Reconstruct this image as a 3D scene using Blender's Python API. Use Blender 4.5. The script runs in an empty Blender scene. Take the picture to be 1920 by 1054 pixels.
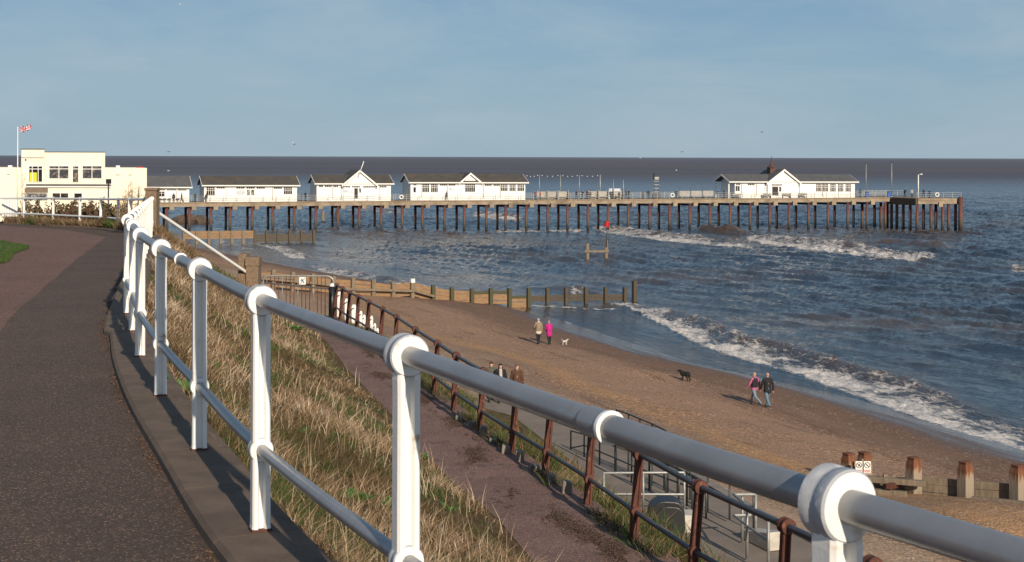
import bpy, bmesh, math, random
import numpy as np
from mathutils import Vector, Matrix, noise as mnoise
random.seed(7); np.random.seed(7)
SC = bpy.context.scene
COL = SC.collection

# ------------------------------------------------------------------ camera, sky, sun, exposure
F = 2600.0          # focal length in photo pixels (1920 wide)
ZC = 14.0           # eye height above the sea
cam = bpy.data.cameras.new("camera"); camo = bpy.data.objects.new("camera", cam); COL.objects.link(camo)
cam.sensor_width = 36; cam.lens = 36*F/1920; cam.shift_y = -(527-294)/1920
cam.clip_start = 0.05; cam.clip_end = 90000
camo.location = (0, 0, ZC); camo.rotation_euler = (math.radians(90), math.radians(-0.18), 0)
cam.dof.use_dof = True; cam.dof.focus_distance = 22; cam.dof.aperture_fstop = 16
SC.camera = camo

SUN_EL, SUN_AZ = 23.5, 159.5      # azimuth clockwise from +Y
w = bpy.data.worlds.new("World"); SC.world = w; w.use_nodes = True
nt = w.node_tree; nt.nodes.clear()
wo = nt.nodes.new('ShaderNodeOutputWorld'); bg = nt.nodes.new('ShaderNodeBackground')
sky = nt.nodes.new('ShaderNodeTexSky'); sky.sky_type = 'NISHITA'; sky.sun_disc = False
sky.sun_elevation = math.radians(SUN_EL); sky.sun_rotation = math.radians(SUN_AZ)
sky.air_density = 1.0; sky.dust_density = 1.2; sky.ozone_density = 2.0; sky.altitude = 0
tc = nt.nodes.new('ShaderNodeTexCoord')
mp = nt.nodes.new('ShaderNodeMapping'); mp.inputs['Scale'].default_value = (1.0, 1.0, 4.0)
n1 = nt.nodes.new('ShaderNodeTexNoise'); n1.inputs['Scale'].default_value = 5.5; n1.inputs['Detail'].default_value = 8; n1.inputs['Roughness'].default_value = .62
n1.inputs['Distortion'].default_value = .4
cr = nt.nodes.new('ShaderNodeValToRGB'); cr.color_ramp.elements[0].position = .38; cr.color_ramp.elements[1].position = .76
cr.color_ramp.elements[0].color = (0, 0, 0, 1); cr.color_ramp.elements[1].color = (1, 1, 1, 1)
veil = nt.nodes.new('ShaderNodeMixRGB'); veil.inputs[0].default_value = .85; veil.inputs[2].default_value = (2.5, 4.05, 5.35, 1)
cl = nt.nodes.new('ShaderNodeMixRGB'); cl.inputs[2].default_value = (4.6, 5.55, 6.2, 1)
mul = nt.nodes.new('ShaderNodeMath'); mul.operation = 'MULTIPLY'; mul.inputs[1].default_value = .62
L = nt.links.new
L(tc.outputs['Generated'], mp.inputs['Vector']); L(mp.outputs[0], n1.inputs['Vector']); L(n1.outputs['Fac'], cr.inputs[0])
L(cr.outputs[0], mul.inputs[0]); sz = nt.nodes.new('ShaderNodeSeparateXYZ'); L(tc.outputs['Generated'], sz.inputs[0]); vr = nt.nodes.new('ShaderNodeValToRGB'); L(sz.outputs['Z'], vr.inputs[0])
ve = vr.color_ramp.elements; ve[0].position = 0; ve[0].color = (.74, 1.02, 1.22, 1); ve[1].position = 1; ve[1].color = (.12, .28, .60, 1)
for p_, c_ in ((.035, (.61, .92, 1.19, 1)), (.12, (.39, .72, 1.07, 1)), (.40, (.22, .42, .72, 1))): x_ = ve.new(p_); x_.color = c_
sc5 = nt.nodes.new('ShaderNodeMixRGB'); sc5.blend_type = 'MULTIPLY'; sc5.inputs[0].default_value = 1; sc5.inputs[2].default_value = (5, 5, 5, 1); L(vr.outputs[0], sc5.inputs[1]); L(sc5.outputs[0], veil.inputs[2])
L(sky.outputs[0], veil.inputs[1]); L(veil.outputs[0], cl.inputs[1]); L(mul.outputs[0], cl.inputs[0])
L(cl.outputs[0], bg.inputs['Color']); bg.inputs['Strength'].default_value = .09; L(bg.outputs[0], wo.inputs['Surface'])

sun = bpy.data.lights.new("sun", 'SUN'); suno = bpy.data.objects.new("sun", sun); COL.objects.link(suno)
sun.energy = 5.0; sun.angle = math.radians(.53); sun.color = (1.0, .87, .70)
az, el = math.radians(SUN_AZ), math.radians(SUN_EL)
SD = Vector((math.sin(az)*math.cos(el), math.cos(az)*math.cos(el), math.sin(el)))
suno.rotation_euler = SD.to_track_quat('Z', 'Y').to_euler(); suno.location = SD*60
vs = SC.view_settings
SC.display_settings.display_device = 'sRGB'
vs.view_transform = 'Standard'; vs.look = 'None'; vs.exposure = 0.06; vs.gamma = 1.0; vs.use_curve_mapping = False

# ------------------------------------------------------------------ places
def hz(px): return 297 - 6*px/1920.0
def PT(px, py, z):
    d = F*(ZC-z)/(py-hz(px)); return Vector(((px-960)/F*d, d, z))
def PD(px, py, d): return Vector(((px-960)/F*d, d, ZC-(py-hz(px))*d/F))
def proj(x, y, z): 
    px = 960+F*x/y; return px, 297-6*px/1920.0+F*(ZC-z)/y
def ip(x, xs, ys): return np.interp(x, xs, ys)

# ------------------------------------------------------------------ materials
def mat(name, c1, c2=None, sc=4., rough=.6, bump=0., bsc=None, metal=0., spec=.5, lo=.35, hi=.65, st=(1, 1, 1), c3=None, sc3=1., lo3=.55, hi3=.7, detail=7, coords='pos', bst=None, dist=.01):
    m = bpy.data.materials.new(name); m.use_nodes = True; t = m.node_tree; n = t.nodes; b = n['Principled BSDF']
    b.inputs['Roughness'].default_value = rough; b.inputs['Metallic'].default_value = metal; b.inputs['Specular IOR Level'].default_value = spec
    b.inputs['Base Color'].default_value = (*c1, 1)
    if coords == 'pos': src = n.new('ShaderNodeNewGeometry').outputs['Position']
    else: src = n.new('ShaderNodeTexCoord').outputs['Object']
    mpn = n.new('ShaderNodeMapping'); mpn.inputs['Scale'].default_value = st; t.links.new(src, mpn.inputs[0])
    out = None
    if c2 is not None:
        nz = n.new('ShaderNodeTexNoise'); nz.inputs['Scale'].default_value = sc; nz.inputs['Detail'].default_value = detail; nz.inputs['Roughness'].default_value = .6
        t.links.new(mpn.outputs[0], nz.inputs['Vector'])
        r = n.new('ShaderNodeValToRGB'); r.color_ramp.elements[0].position = lo; r.color_ramp.elements[1].position = hi
        r.color_ramp.elements[0].color = (*c1, 1); r.color_ramp.elements[1].color = (*c2, 1)
        t.links.new(nz.outputs['Fac'], r.inputs[0]); out = r.outputs[0]
    if c3 is not None:
        nz = n.new('ShaderNodeTexNoise'); nz.inputs['Scale'].default_value = sc3; nz.inputs['Detail'].default_value = 8
        t.links.new(mpn.outputs[0], nz.inputs['Vector'])
        r = n.new('ShaderNodeValToRGB'); r.color_ramp.elements[0].position = lo3; r.color_ramp.elements[1].position = hi3
        r.color_ramp.elements[0].color = (0, 0, 0, 1); r.color_ramp.elements[1].color = (1, 1, 1, 1); t.links.new(nz.outputs['Fac'], r.inputs[0])
        mx = n.new('ShaderNodeMixRGB'); t.links.new(r.outputs[0], mx.inputs[0])
        if out: t.links.new(out, mx.inputs[1])
        else: mx.inputs[1].default_value = (*c1, 1)
        mx.inputs[2].default_value = (*c3, 1); out = mx.outputs[0]
    if out: t.links.new(out, b.inputs['Base Color'])
    if bump:
        nb = n.new('ShaderNodeTexNoise'); nb.inputs['Scale'].default_value = bsc or sc*3; nb.inputs['Detail'].default_value = 6
        t.links.new(mpn.outputs[0], nb.inputs['Vector'])
        bp = n.new('ShaderNodeBump'); bp.inputs['Strength'].default_value = bump; bp.inputs['Distance'].default_value = dist
        t.links.new(nb.outputs['Fac'], bp.inputs['Height']); t.links.new(bp.outputs[0], b.inputs['Normal'])
    m['out'] = 0
    return m
MT = {}
MT['white'] = mat('white_paint', (.80, .78, .74), (.70, .67, .62), sc=9, rough=.38, lo=.55, hi=.75, bump=.25, bsc=45, c3=(.40, .24, .14), sc3=9, lo3=.665, hi3=.76, dist=.004)
MT['shadeworn'] = mat('shaded_worn_band', (.36, .37, .39), (.52, .52, .53), sc=16, rough=.5, lo=.45, hi=.7, bump=.5, bsc=40, c3=(.66, .65, .64), sc3=22, lo3=.60, hi3=.72, dist=.004)  # shade of the collar sides put into the grey, over scratched worn paint
MT['whitewall'] = mat('white_boards', (.86, .84, .80), (.80, .77, .73), sc=.8, rough=.6)
MT['rail'] = mat('weathered_aluminium', (.29, .29, .30), (.24, .24, .25), sc=6, rough=.33, metal=.35, bump=.12, bsc=60, dist=.003, c3=(.19, .175, .165), sc3=9, lo3=.62, hi3=.8)
MT['rust'] = mat('rusty_iron', (.125, .036, .020), (.055, .020, .014), sc=7, rough=.75, bump=.5, bsc=40, c3=(.21, .075, .035), sc3=14, lo3=.58, hi3=.72)
MT['darkpipe'] = mat('dark_pipe', (.055, .060, .072), (.10, .075, .065), sc=5, rough=.42, lo=.5, hi=.75, bump=.2, bsc=40)
MT['galv'] = mat('galvanised_steel', (.33, .33, .31), (.25, .25, .24), sc=8, rough=.5, metal=.4)
MT['darkrail'] = mat('dark_green_rail', (.035, .042, .042), rough=.4)
MT['conc'] = mat('concrete', (.25, .215, .18), (.17, .145, .12), sc=2.5, rough=.9, bump=.5, bsc=60, c3=(.33, .29, .25), sc3=40, lo3=.62, hi3=.75)
MT['concpillar'] = mat('pebble_concrete', (.24, .165, .105), (.13, .09, .06), sc=18, rough=.95, bump=.8, bsc=50, c3=(.36, .28, .2), sc3=60, lo3=.6, hi3=.72)
MT['concpale'] = mat('pale_concrete', (.55, .50, .43), (.42, .38, .32), sc=4, rough=.9)
MT['prom'] = mat('lower_promenade_concrete', (.225, .180, .142), (.175, .138, .108), sc=1.2, rough=.9, bump=.3, bsc=30, c3=(.17, .14, .115), sc3=.6, lo3=.55, hi3=.7)
MT['kerb'] = mat('kerb_concrete', (.145, .100, .070), (.095, .064, .044), sc=4.0, rough=.92, bump=.6, bsc=70, c3=(.21, .155, .115), sc3=55, lo3=.66, hi3=.78)
MT['wood'] = mat('groyne_timber', (.30, .185, .095), (.21, .125, .065), sc=2.2, rough=.85, st=(1, 1, 4), bump=.5, bsc=12)
MT['woodgrey'] = mat('grey_timber', (.24, .185, .130), (.145, .11, .075), sc=3, rough=.9, st=(3, 3, .6), bump=.6, bsc=12)
MT['wooddark'] = mat('wet_timber', (.085, .060, .040), (.055, .045, .028), sc=3, rough=.7, bump=.4)
MT['woodgreen'] = mat('weedy_timber', (.045, .055, .022), (.075, .060, .035), sc=4, rough=.7, bump=.4)
MT['roof'] = mat('slate_roof', (.075, .066, .055), (.055, .05, .045), sc=.9, rough=.8, c3=(.105, .075, .045), sc3=.5, lo3=.5, hi3=.75, st=(1, 1, 1), bump=.5, bsc=6)
MT['roofgrey'] = mat('grey_roof', (.10, .10, .10), (.075, .075, .078), sc=.9, rough=.8, bump=.5, bsc=6)
MT['glass'] = mat('window_glass', (.016, .016, .018), (.06, .05, .042), sc=.9, rough=.3, lo=.5, hi=.7, spec=.15)
MT['frame'] = mat('window_frame_white', (.78, .75, .70), rough=.5)
MT['cream'] = mat('cream_render', (.86, .79, .63), (.82, .74, .58), sc=.5, rough=.8)
MT['black'] = mat('black_plastic', (.009, .009, .010), (.015, .015, .016), sc=6, rough=.45)
MT['dark'] = mat('dark_opening', (.03, .028, .026), rough=.8)
MT['deckc'] = mat('pier_concrete_edge', (.34, .27, .19), (.22, .165, .115), sc=.8, rough=.9, c3=(.16, .11, .07), sc3=.5, lo3=.55, hi3=.72)
MT['decktop'] = mat('pier_deck_boards', (.25, .2, .15), (.18, .14, .1), sc=1, rough=.9)
MT['greybench'] = mat('weathered_grey_wood', (.40, .38, .34), (.30, .28, .25), sc=2, rough=.9)
MT['blue'] = mat('blue_plastic', (.02, .08, .30), rough=.4)
MT['red'] = mat('red_paint', (.50, .02, .025), (.38, .02, .02), sc=4, rough=.5)
MT['signwhite'] = mat('sign_white', (.80, .78, .72), rough=.5)
MT['signred'] = mat('sign_red', (.55, .03, .03), rough=.5)
MT['signblack'] = mat('sign_black', (.02, .02, .02), rough=.5)
MT['bluesign'] = mat('sign_blue', (.05, .12, .3), rough=.5)
MT['yellow'] = mat('yellow_cloth', (.62, .58, .03), rough=.7)
MT['rock'] = mat('dark_rock', (.11, .075, .05), (.06, .045, .035), sc=1.2, rough=.9, bump=.6)
MT['twig'] = mat('dry_twig', (.26, .17, .10), (.17, .11, .07), sc=3, rough=.9)
MT['skin'] = mat('skin', (.55, .32, .23), rough=.55)
MT['gull'] = mat('gull_white', (.75, .75, .75), rough=.7)
MT['gulldark'] = mat('gull_grey', (.10, .10, .11), rough=.7)
def cloth(name, c, d=.75): 
    if name not in MT: MT[name] = mat(name, c, tuple(v*d for v in c), sc=9, rough=.85, bump=.4, bsc=18)
    return MT[name]

# rust-red pile, dark weed and wet below the tide line
def pile_mat():
    m = bpy.data.materials.new('pile_iron'); m.use_nodes = True; t = m.node_tree; n = t.nodes; b = n['Principled BSDF']
    g = n.new('ShaderNodeNewGeometry'); s = n.new('ShaderNodeSeparateXYZ'); t.links.new(g.outputs['Position'], s.inputs[0])
    nz = n.new('ShaderNodeTexNoise'); nz.inputs['Scale'].default_value = 1.1; nz.inputs['Detail'].default_value = 6; t.links.new(g.outputs['Position'], nz.inputs['Vector'])
    a = n.new('ShaderNodeMath'); a.operation = 'MULTIPLY_ADD'; a.inputs[1].default_value = 2.0; t.links.new(nz.outputs['Fac'], a.inputs[0]); t.links.new(s.outputs['Z'], a.inputs[2])
    mr = n.new('ShaderNodeMapRange'); mr.inputs[1].default_value = 0; mr.inputs[2].default_value = 7; t.links.new(a.outputs[0], mr.inputs[0])
    r = n.new('ShaderNodeValToRGB'); e = r.color_ramp.elements
    e[0].position = .20; e[0].color = (.030, .024, .018, 1); e[1].position = .95; e[1].color = (.10, .036, .026, 1)
    for p, c in ((.33, (.075, .052, .036, 1)), (.46, (.10, .058, .040, 1)), (.58, (.135, .042, .028, 1)), (.75, (.105, .034, .025, 1))):
        x = e.new(p); x.color = c
    t.links.new(mr.outputs[0], r.inputs[0]); t.links.new(r.outputs[0], b.inputs['Base Color']); b.inputs['Roughness'].default_value = .7
    return m
MT['pile'] = pile_mat()
# groyne post: grey timber with a rust-stained iron head (object space, head at local z = top)
def cap_mat():
    m = bpy.data.materials.new('rust_stained_post'); m.use_nodes = True; t = m.node_tree; n = t.nodes; b = n['Principled BSDF']
    g = n.new('ShaderNodeTexCoord'); s = n.new('ShaderNodeSeparateXYZ'); t.links.new(g.outputs['Object'], s.inputs[0])
    mp_ = n.new('ShaderNodeMapping'); mp_.inputs['Scale'].default_value = (1, 1, .12); g2 = n.new('ShaderNodeNewGeometry'); t.links.new(g2.outputs['Position'], mp_.inputs[0])
    nz = n.new('ShaderNodeTexNoise'); nz.inputs['Scale'].default_value = 11; nz.inputs['Detail'].default_value = 6; t.links.new(mp_.outputs[0], nz.inputs['Vector'])
    a = n.new('ShaderNodeMath'); a.operation = 'MULTIPLY_ADD'; a.inputs[1].default_value = 1.3; t.links.new(nz.outputs['Fac'], a.inputs[0]); t.links.new(s.outputs['Z'], a.inputs[2])
    r = n.new('ShaderNodeValToRGB'); e = r.color_ramp.elements
    e[0].position = .0; e[0].color = (.21, .165, .12, 1); e[1].position = 1; e[1].color = (.10, .035, .02, 1)
    x = e.new(.25); x.color = (.27, .225, .17, 1); x = e.new(.56); x.color = (.30, .23, .165, 1); x = e.new(.68); x.color = (.19, .075, .035, 1)
    mr = n.new('ShaderNodeMapRange'); mr.inputs[1].default_value = .45; mr.inputs[2].default_value = 1.95; t.links.new(a.outputs[0], mr.inputs[0])
    t.links.new(mr.outputs[0], r.inputs[0]); t.links.new(r.outputs[0], b.inputs['Base Color']); b.inputs['Roughness'].default_value = .9
    bp = n.new('ShaderNodeBump'); bp.inputs['Strength'].default_value = .6; bp.inputs['Distance'].default_value = .02; t.links.new(nz.outputs['Fac'], bp.inputs['Height']); t.links.new(bp.outputs[0], b.inputs['Normal'])
    return m
MT['cappost'] = cap_mat()

# ------------------------------------------------------------------ mesh builder
class MB:
    def __init__(s, fr=None): s.v = []; s.f = []; s.sm = []; s.fr = fr
    def add(s, vs_, fs, smooth=False):
        o = len(s.v); s.v += [Vector(p) if s.fr is None else s.fr(Vector(p)) for p in vs_]
        for f in fs: s.f.append([i+o for i in f]); s.sm.append(smooth)
        return s
    def box(s, x0, x1, y0, y1, z0, z1, bev=0):
        return s.add([(x0, y0, z0), (x1, y0, z0), (x1, y1, z0), (x0, y1, z0), (x0, y0, z1), (x1, y0, z1), (x1, y1, z1), (x0, y1, z1)],
                     [(3, 2, 1, 0), (4, 5, 6, 7), (0, 1, 5, 4), (1, 2, 6, 5), (2, 3, 7, 6), (3, 0, 4, 7)])
    def cbox(s, c, sx, sy, sz): return s.box(c[0]-sx/2, c[0]+sx/2, c[1]-sy/2, c[1]+sy/2, c[2]-sz/2, c[2]+sz/2)
    def obox(s, p, q, wd, ht, up=Vector((0, 0, 1))):      # beam from p to q
        p, q = Vector(p), Vector(q); d = (q-p).normalized(); a = d.cross(up)
        if a.length < 1e-4: a = Vector((1, 0, 0))
        a.normalize(); b = a.cross(d).normalized(); a *= wd/2; b *= ht/2
        return s.add([p-a-b, p+a-b, p+a+b, p-a+b, q-a-b, q+a-b, q+a+b, q-a+b], [(0, 1, 2, 3), (7, 6, 5, 4), (4, 5, 1, 0), (5, 6, 2, 1), (6, 7, 3, 2), (7, 4, 0, 3)])
    def prism(s, poly, h0, h1):                            # polygon in x,y extruded in z
        n = len(poly); vs_ = [(x, y, h0) for x, y in poly]+[(x, y, h1) for x, y in poly]
        return s.add(vs_, [tuple(range(n-1, -1, -1)), tuple(range(n, 2*n))]+[(i, (i+1) % n, (i+1) % n+n, i+n) for i in range(n)])
    def xprism(s, poly, y0, y1):                           # polygon in x,z extruded in y
        n = len(poly); vs_ = [(x, y0, z) for x, z in poly]+[(x, y1, z) for x, z in poly]
        return s.add(vs_, [tuple(range(n)), tuple(range(2*n-1, n-1, -1))]+[((i+1) % n, i, i+n, (i+1) % n+n) for i in range(n)])
    def tube(s, pts, r, n=10, cap=True):
        pts = [Vector(p) for p in pts]; rs = r if isinstance(r, (list, tuple)) else [r]*len(pts); vs_ = []; ref = None
        for i, p in enumerate(pts):
            d = (pts[min(i+1, len(pts)-1)]-pts[max(i-1, 0)]).normalized()
            if ref is None: ref = Vector((0, 0, 1)) if abs(d.z) < .9 else Vector((1, 0, 0))
            a = d.cross(ref).normalized(); b = a.cross(d).normalized(); ref = b
            vs_ += [p+(a*math.cos(2*math.pi*k/n)+b*math.sin(2*math.pi*k/n))*rs[i] for k in range(n)]
        fs = [(i*n+k, i*n+(k+1) % n, (i+1)*n+(k+1) % n, (i+1)*n+k) for i in range(len(pts)-1) for k in range(n)]
        s.add(vs_, fs, True)
        if cap:
            o = len(s.v)-len(vs_); m = len(pts)
            s.f.append([o+k for k in range(n-1, -1, -1)]); s.sm.append(False); s.f.append([o+(m-1)*n+k for k in range(n)]); s.sm.append(False)
        return s
    def lathe(s, c, ax, prof, n=20):                       # prof: (t along axis, radius)
        c, ax = Vector(c), Vector(ax).normalized(); return s.tube_prof([c+ax*t for t, _ in prof], [r for _, r in prof], ax, n)
    def tube_prof(s, pts, rs, ax, n):
        ref = Vector((0, 0, 1)) if abs(ax.z) < .9 else Vector((1, 0, 0)); a = ax.cross(ref).normalized(); b = a.cross(ax).normalized(); vs_ = []
        for p, r in zip(pts, rs): vs_ += [p+(a*math.cos(2*math.pi*k/n)+b*math.sin(2*math.pi*k/n))*max(r, 1e-4) for k in range(n)]
        m = len(pts); fs = [(i*n+k, i*n+(k+1) % n, (i+1)*n+(k+1) % n, (i+1)*n+k) for i in range(m-1) for k in range(n)]
        s.add(vs_, fs, True); o = len(s.v)-len(vs_)
        s.f.append([o+k for k in range(n-1, -1, -1)]); s.sm.append(False); s.f.append([o+(m-1)*n+k for k in range(n)]); s.sm.append(False)
        return s
    def ball(s, c, rx, ry=None, rz=None, n=10):
        ry = ry or rx; rz = rz or rx; c = Vector(c); vs_ = [c+Vector((0, 0, -rz))]; m = max(4, n//2)
        for i in range(1, m):
            t = -math.pi/2+math.pi*i/m
            vs_ += [c+Vector((rx*math.cos(t)*math.cos(2*math.pi*k/n), ry*math.cos(t)*math.sin(2*math.pi*k/n), rz*math.sin(t))) for k in range(n)]
        vs_.append(c+Vector((0, 0, rz))); e = len(vs_)-1
        fs = [(0, 1+(k+1) % n, 1+k) for k in range(n)]
        for i in range(m-2): fs += [(1+i*n+k, 1+i*n+(k+1) % n, 1+(i+1)*n+(k+1) % n, 1+(i+1)*n+k) for k in range(n)]
        fs += [(1+(m-2)*n+k, 1+(m-2)*n+(k+1) % n, e) for k in range(n)]
        return s.add(vs_, fs, True)
    def mesh(s, name, org=(0, 0, 0)):
        org = Vector(org); me = bpy.data.meshes.new(name); me.from_pydata([p-org for p in s.v], [], s.f); me.polygons.foreach_set('use_smooth', s.sm)
        bm = bmesh.new(); bm.from_mesh(me); bmesh.ops.recalc_face_normals(bm, faces=bm.faces)
        for e in bm.edges:
            if len(e.link_faces) == 2 and e.calc_face_angle(0) > .6: e.smooth = False
        bm.to_mesh(me); bm.free(); me.update(); return me
    def build(s, name, m, parent=None, loc=None, bevel=0):
        """verts are in world space, or in the parent's space when loc is None and parent given with local=True"""
        org = Vector(loc) if loc is not None else Vector((0, 0, 0))
        o = bpy.data.objects.new(name, s.mesh(name, org)); COL.objects.link(o); o.data.materials.append(m if not isinstance(m, str) else MT[m])
        o.location = org
        if parent is not None:
            o.parent = parent
            o.location = org-wloc(parent)
        if bevel:
            b = o.modifiers.new('bevel', 'BEVEL'); b.width = bevel; b.segments = 2; b.limit_method = 'ANGLE'; b.angle_limit = math.radians(50)
        return o
def wloc(o):
    p = o.location.copy()
    while o.parent: o = o.parent; p += o.location
    return p
def tag(o, label=None, cat=None, group=None, kind=None):
    if label: o['label'] = label
    if cat: o['category'] = cat
    if group: o['group'] = group
    if kind: o['kind'] = kind
    return o
def thing(name, label, cat, loc, group=None):
    o = bpy.data.objects.new(name, None); COL.objects.link(o); o.location = loc; o.empty_display_size = .2
    return tag(o, label, cat, group)
def part(mb, name, m, parent, bevel=0): return mb.build(name, m, parent, wloc(parent), bevel)   # world-space verts, origin at the parent's base
def copy_tree(o, parent=None):
    c = o.copy(); COL.objects.link(c)
    if parent: c.parent = parent
    for ch in list(o.children): copy_tree(ch, c)
    return c
def npmesh(name, V, Fq, m, attrs=None, smooth=False, per=4):
    me = bpy.data.meshes.new(name); nv, nf = len(V), len(Fq)
    me.vertices.add(nv); me.vertices.foreach_set('co', np.ascontiguousarray(V, dtype=np.float32).ravel())
    me.loops.add(nf*per); me.loops.foreach_set('vertex_index', np.ascontiguousarray(Fq, dtype=np.int32).ravel())
    me.polygons.add(nf); me.polygons.foreach_set('loop_start', np.arange(0, nf*per, per, dtype=np.int32))
    if smooth: me.polygons.foreach_set('use_smooth', np.ones(nf, dtype=bool))
    for k, a in (attrs or {}).items():
        at = me.attributes.new(k, 'FLOAT', 'POINT'); at.data.foreach_set('value', np.ascontiguousarray(a, dtype=np.float32))
    me.update(calc_edges=True); me.validate()
    o = bpy.data.objects.new(name, me); COL.objects.link(o); me.materials.append(MT[m] if isinstance(m, str) else m); return o
def grid_faces(nr, nc):
    i = np.arange(nr-1)[:, None]*nc+np.arange(nc-1)[None, :]; i = i.ravel()
    return np.stack([i, i+1, i+nc+1, i+nc], 1)
def catmull(P, n):
    P = [Vector(p) for p in P]; Q = [P[0]*2-P[1]]+P+[P[-1]*2-P[-2]]; out = []
    for i in range(1, len(Q)-2):
        a, b, c, d = Q[i-1], Q[i], Q[i+1], Q[i+2]
        for k in range(n):
            t = k/n; out.append(.5*((2*b)+(c-a)*t+(2*a-5*b+4*c-d)*t*t+(3*b-a-3*c+d)*t**3))
    out.append(P[-1]); return out
# ------------------------------------------------------------------ ground lines and heights
def vnoise(x, y, seed=0):
    x = np.asarray(x, float); y = np.asarray(y, float); xi = np.floor(x).astype(np.int64); yi = np.floor(y).astype(np.int64); fx = x-xi; fy = y-yi
    def h(a, b):
        n = (a*374761393+b*668265263+seed*974634777) & 0xffffffff; n = ((n ^ (n >> 13))*1274126177) & 0xffffffff; return ((n ^ (n >> 16)) & 0xffff)/65535.
    fx = fx*fx*(3-2*fx); fy = fy*fy*(3-2*fy)
    return (h(xi, yi)*(1-fx)+h(xi+1, yi)*fx)*(1-fy)+(h(xi, yi+1)*(1-fx)+h(xi+1, yi+1)*fx)*fy
def fbm(x, y, seed=0, o=4):
    t = 0; a = .5
    for i in range(o): t = t+a*vnoise(x*2**i, y*2**i, seed+i*17); a *= .5
    return t/(1-.5**o)
YR = np.array([-8, -1.9, -.5, 1.0, 2.648, 4.626, 6.39, 8.15, 10, 12.1, 14, 15.7, 28, 41.3, 47.5, 51, 55, 60, 66, 80, 90, 200, 340.])
XR_ = np.array([10, 4.2, 2.9, 1.70, .623, -.35, -1.155, -1.834, -2.53, -3.24, -3.82, -4.35, -7.45, -10.7, -13.5, -15.1, -18.2, -21.2, -26, -42, -46, -80, -140.])
def XR(y): return ip(y, YR, XR_)
def promz(y): return 14-ip(y, [-10, 10, 15.7, 28, 41.3, 50, 60, 66], [1.70, 1.73, 1.79, 2.05, 2.34, 2.62, 2.9, 3.1])
YB = [-8, 5, 10, 15.7, 17.8, 19.5, 22.4, 26.4, 31.6, 37, 42.3, 50, 60, 66, 75, 90, 200, 340]
XRL_ = [13.5, 3.9, 2.1, .30, -.137, -.675, -1.46, -2.33, -3.65, -4.84, -6.18, -8.2, -11, -20, -34, -43, -70, -125]
def XRL(y): return ip(y, YB, XRL_)
def XRR(y): return ip(y, [-8, 5, 10, 13.2, 14.87, 16.65, 24.2, 28.3, 33.9, 39.8, 44.4, 50, 60, 66, 75, 90, 200, 340], [15, 5.4, 3.75, 2.62, 2.02, 1.54, -.45, -1.5, -2.8, -4.4, -5.6, -7, -9.6, -18, -32, -41.5, -68, -123])
def zr(y): return ip(y, [-8, 5, 13.2, 24.2, 33.9, 44.4, 50, 60, 90, 340], [9.6, 9.5, 9.45, 9.2, 9.03, 8.82, 8.0, 5.6, 4.2, 4.0])
def XPL(y): return ip(y, [-8, 5, 10, 20, 30, 40.6, 48.6, 56.2, 60, 66, 75, 90, 200, 340], [18, 13, 11.6, 8.9, 6.3, 3.75, 1.87, 0, -3, -14, -29, -39.5, -62, -120])
def XPR(y): return ip(y, [-8, 5, 20, 35.5, 40.5, 46.5, 50.3, 57.8, 60, 66, 75, 90, 200, 340], [26, 20, 14.5, 8.9, 7.2, 5.6, 3.6, .9, -1, -12, -27, -37.5, -60, -118])
YS = [-20, 20, 45, 66.4, 80.7, 94.3, 113, 133, 168.5, 195.7, 230, 340]
XS_ = [72, 48, 33, 24.5, 19.9, 12.3, 6.1, -.8, -23.3, -39, -57, -110]
def sdist(x, y): return (ip(y, YS, XS_)-x)*.90
def zbeach(x, y):
    s = sdist(x, y)
    z = ip(s, [-80, -10, 0, 4, 9, 14, 24, 32, 50], [-4, -.75, 0, .62, 1.35, 1.85, 2.85, 3.35, 3.45])
    z = z+(fbm(x*.25, y*.25, 3)-.5)*.22*np.clip(s/6, 0, 1)+.75*np.exp(-((x-16.0)**2/12+(y-44.5)**2/14))
    return z
def zkern(y): return ip(y, [-10, 60, 62, 66, 80, 100, 340], [0, 0, 11.05, 10.6, 8, 5.3, 5.2])
def zK(y): y = np.asarray(y, float); return np.where(y < 62, promz(y)-.05, zkern(y))
def H(x, y):
    x = np.asarray(x, float); y = np.asarray(y, float); k = XR(y)+.17; rl = XRL(y); rr = XRR(y); pl = XPL(y); pr = XPR(y)
    a, r = zK(y), zr(y)
    xs = [k-.01, k, k+.38*(rl-k), rl, rr, rr+.28*(pl-rr), pl, pr]; zs = [a, a, a-.50*(a-r), r, r, r-.38*(r-3.5), 3.5+0*y, 3.45+0*y]
    z = zs[0]+0*x
    for i in range(len(xs)-1):
        t = np.clip((x-xs[i])/np.maximum(xs[i+1]-xs[i], 1e-3), 0, 1); z = np.where(x >= xs[i], zs[i]+(zs[i+1]-zs[i])*t, z)
    b = np.clip((x-k)/.6, 0, 1)*np.clip(np.abs(x-(rl+rr)/2)-.8, 0, 1)*np.clip((pl-x)/.6, 0, 1)
    z = z+b*(fbm(x*.9, y*.9, 5)-.5)*.28
    zb = zbeach(x, y); t = np.clip((x-pr)/2.5, 0, 1)
    return np.where(x > pr, np.minimum(3.45, zb)*t+3.45*(1-t)*np.ones_like(x), z) if True else z
def ground(px, py):
    k = (px-960)/F; m = (py-hz(px))/F; d = 3.0
    while d < 400:
        if ZC-m*d <= float(H(k*d, d)): return Vector((k*d, d, float(H(k*d, d))))
        d += .03
    return None
def onground(x, y): return Vector((x, y, float(H(x, y))))

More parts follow.
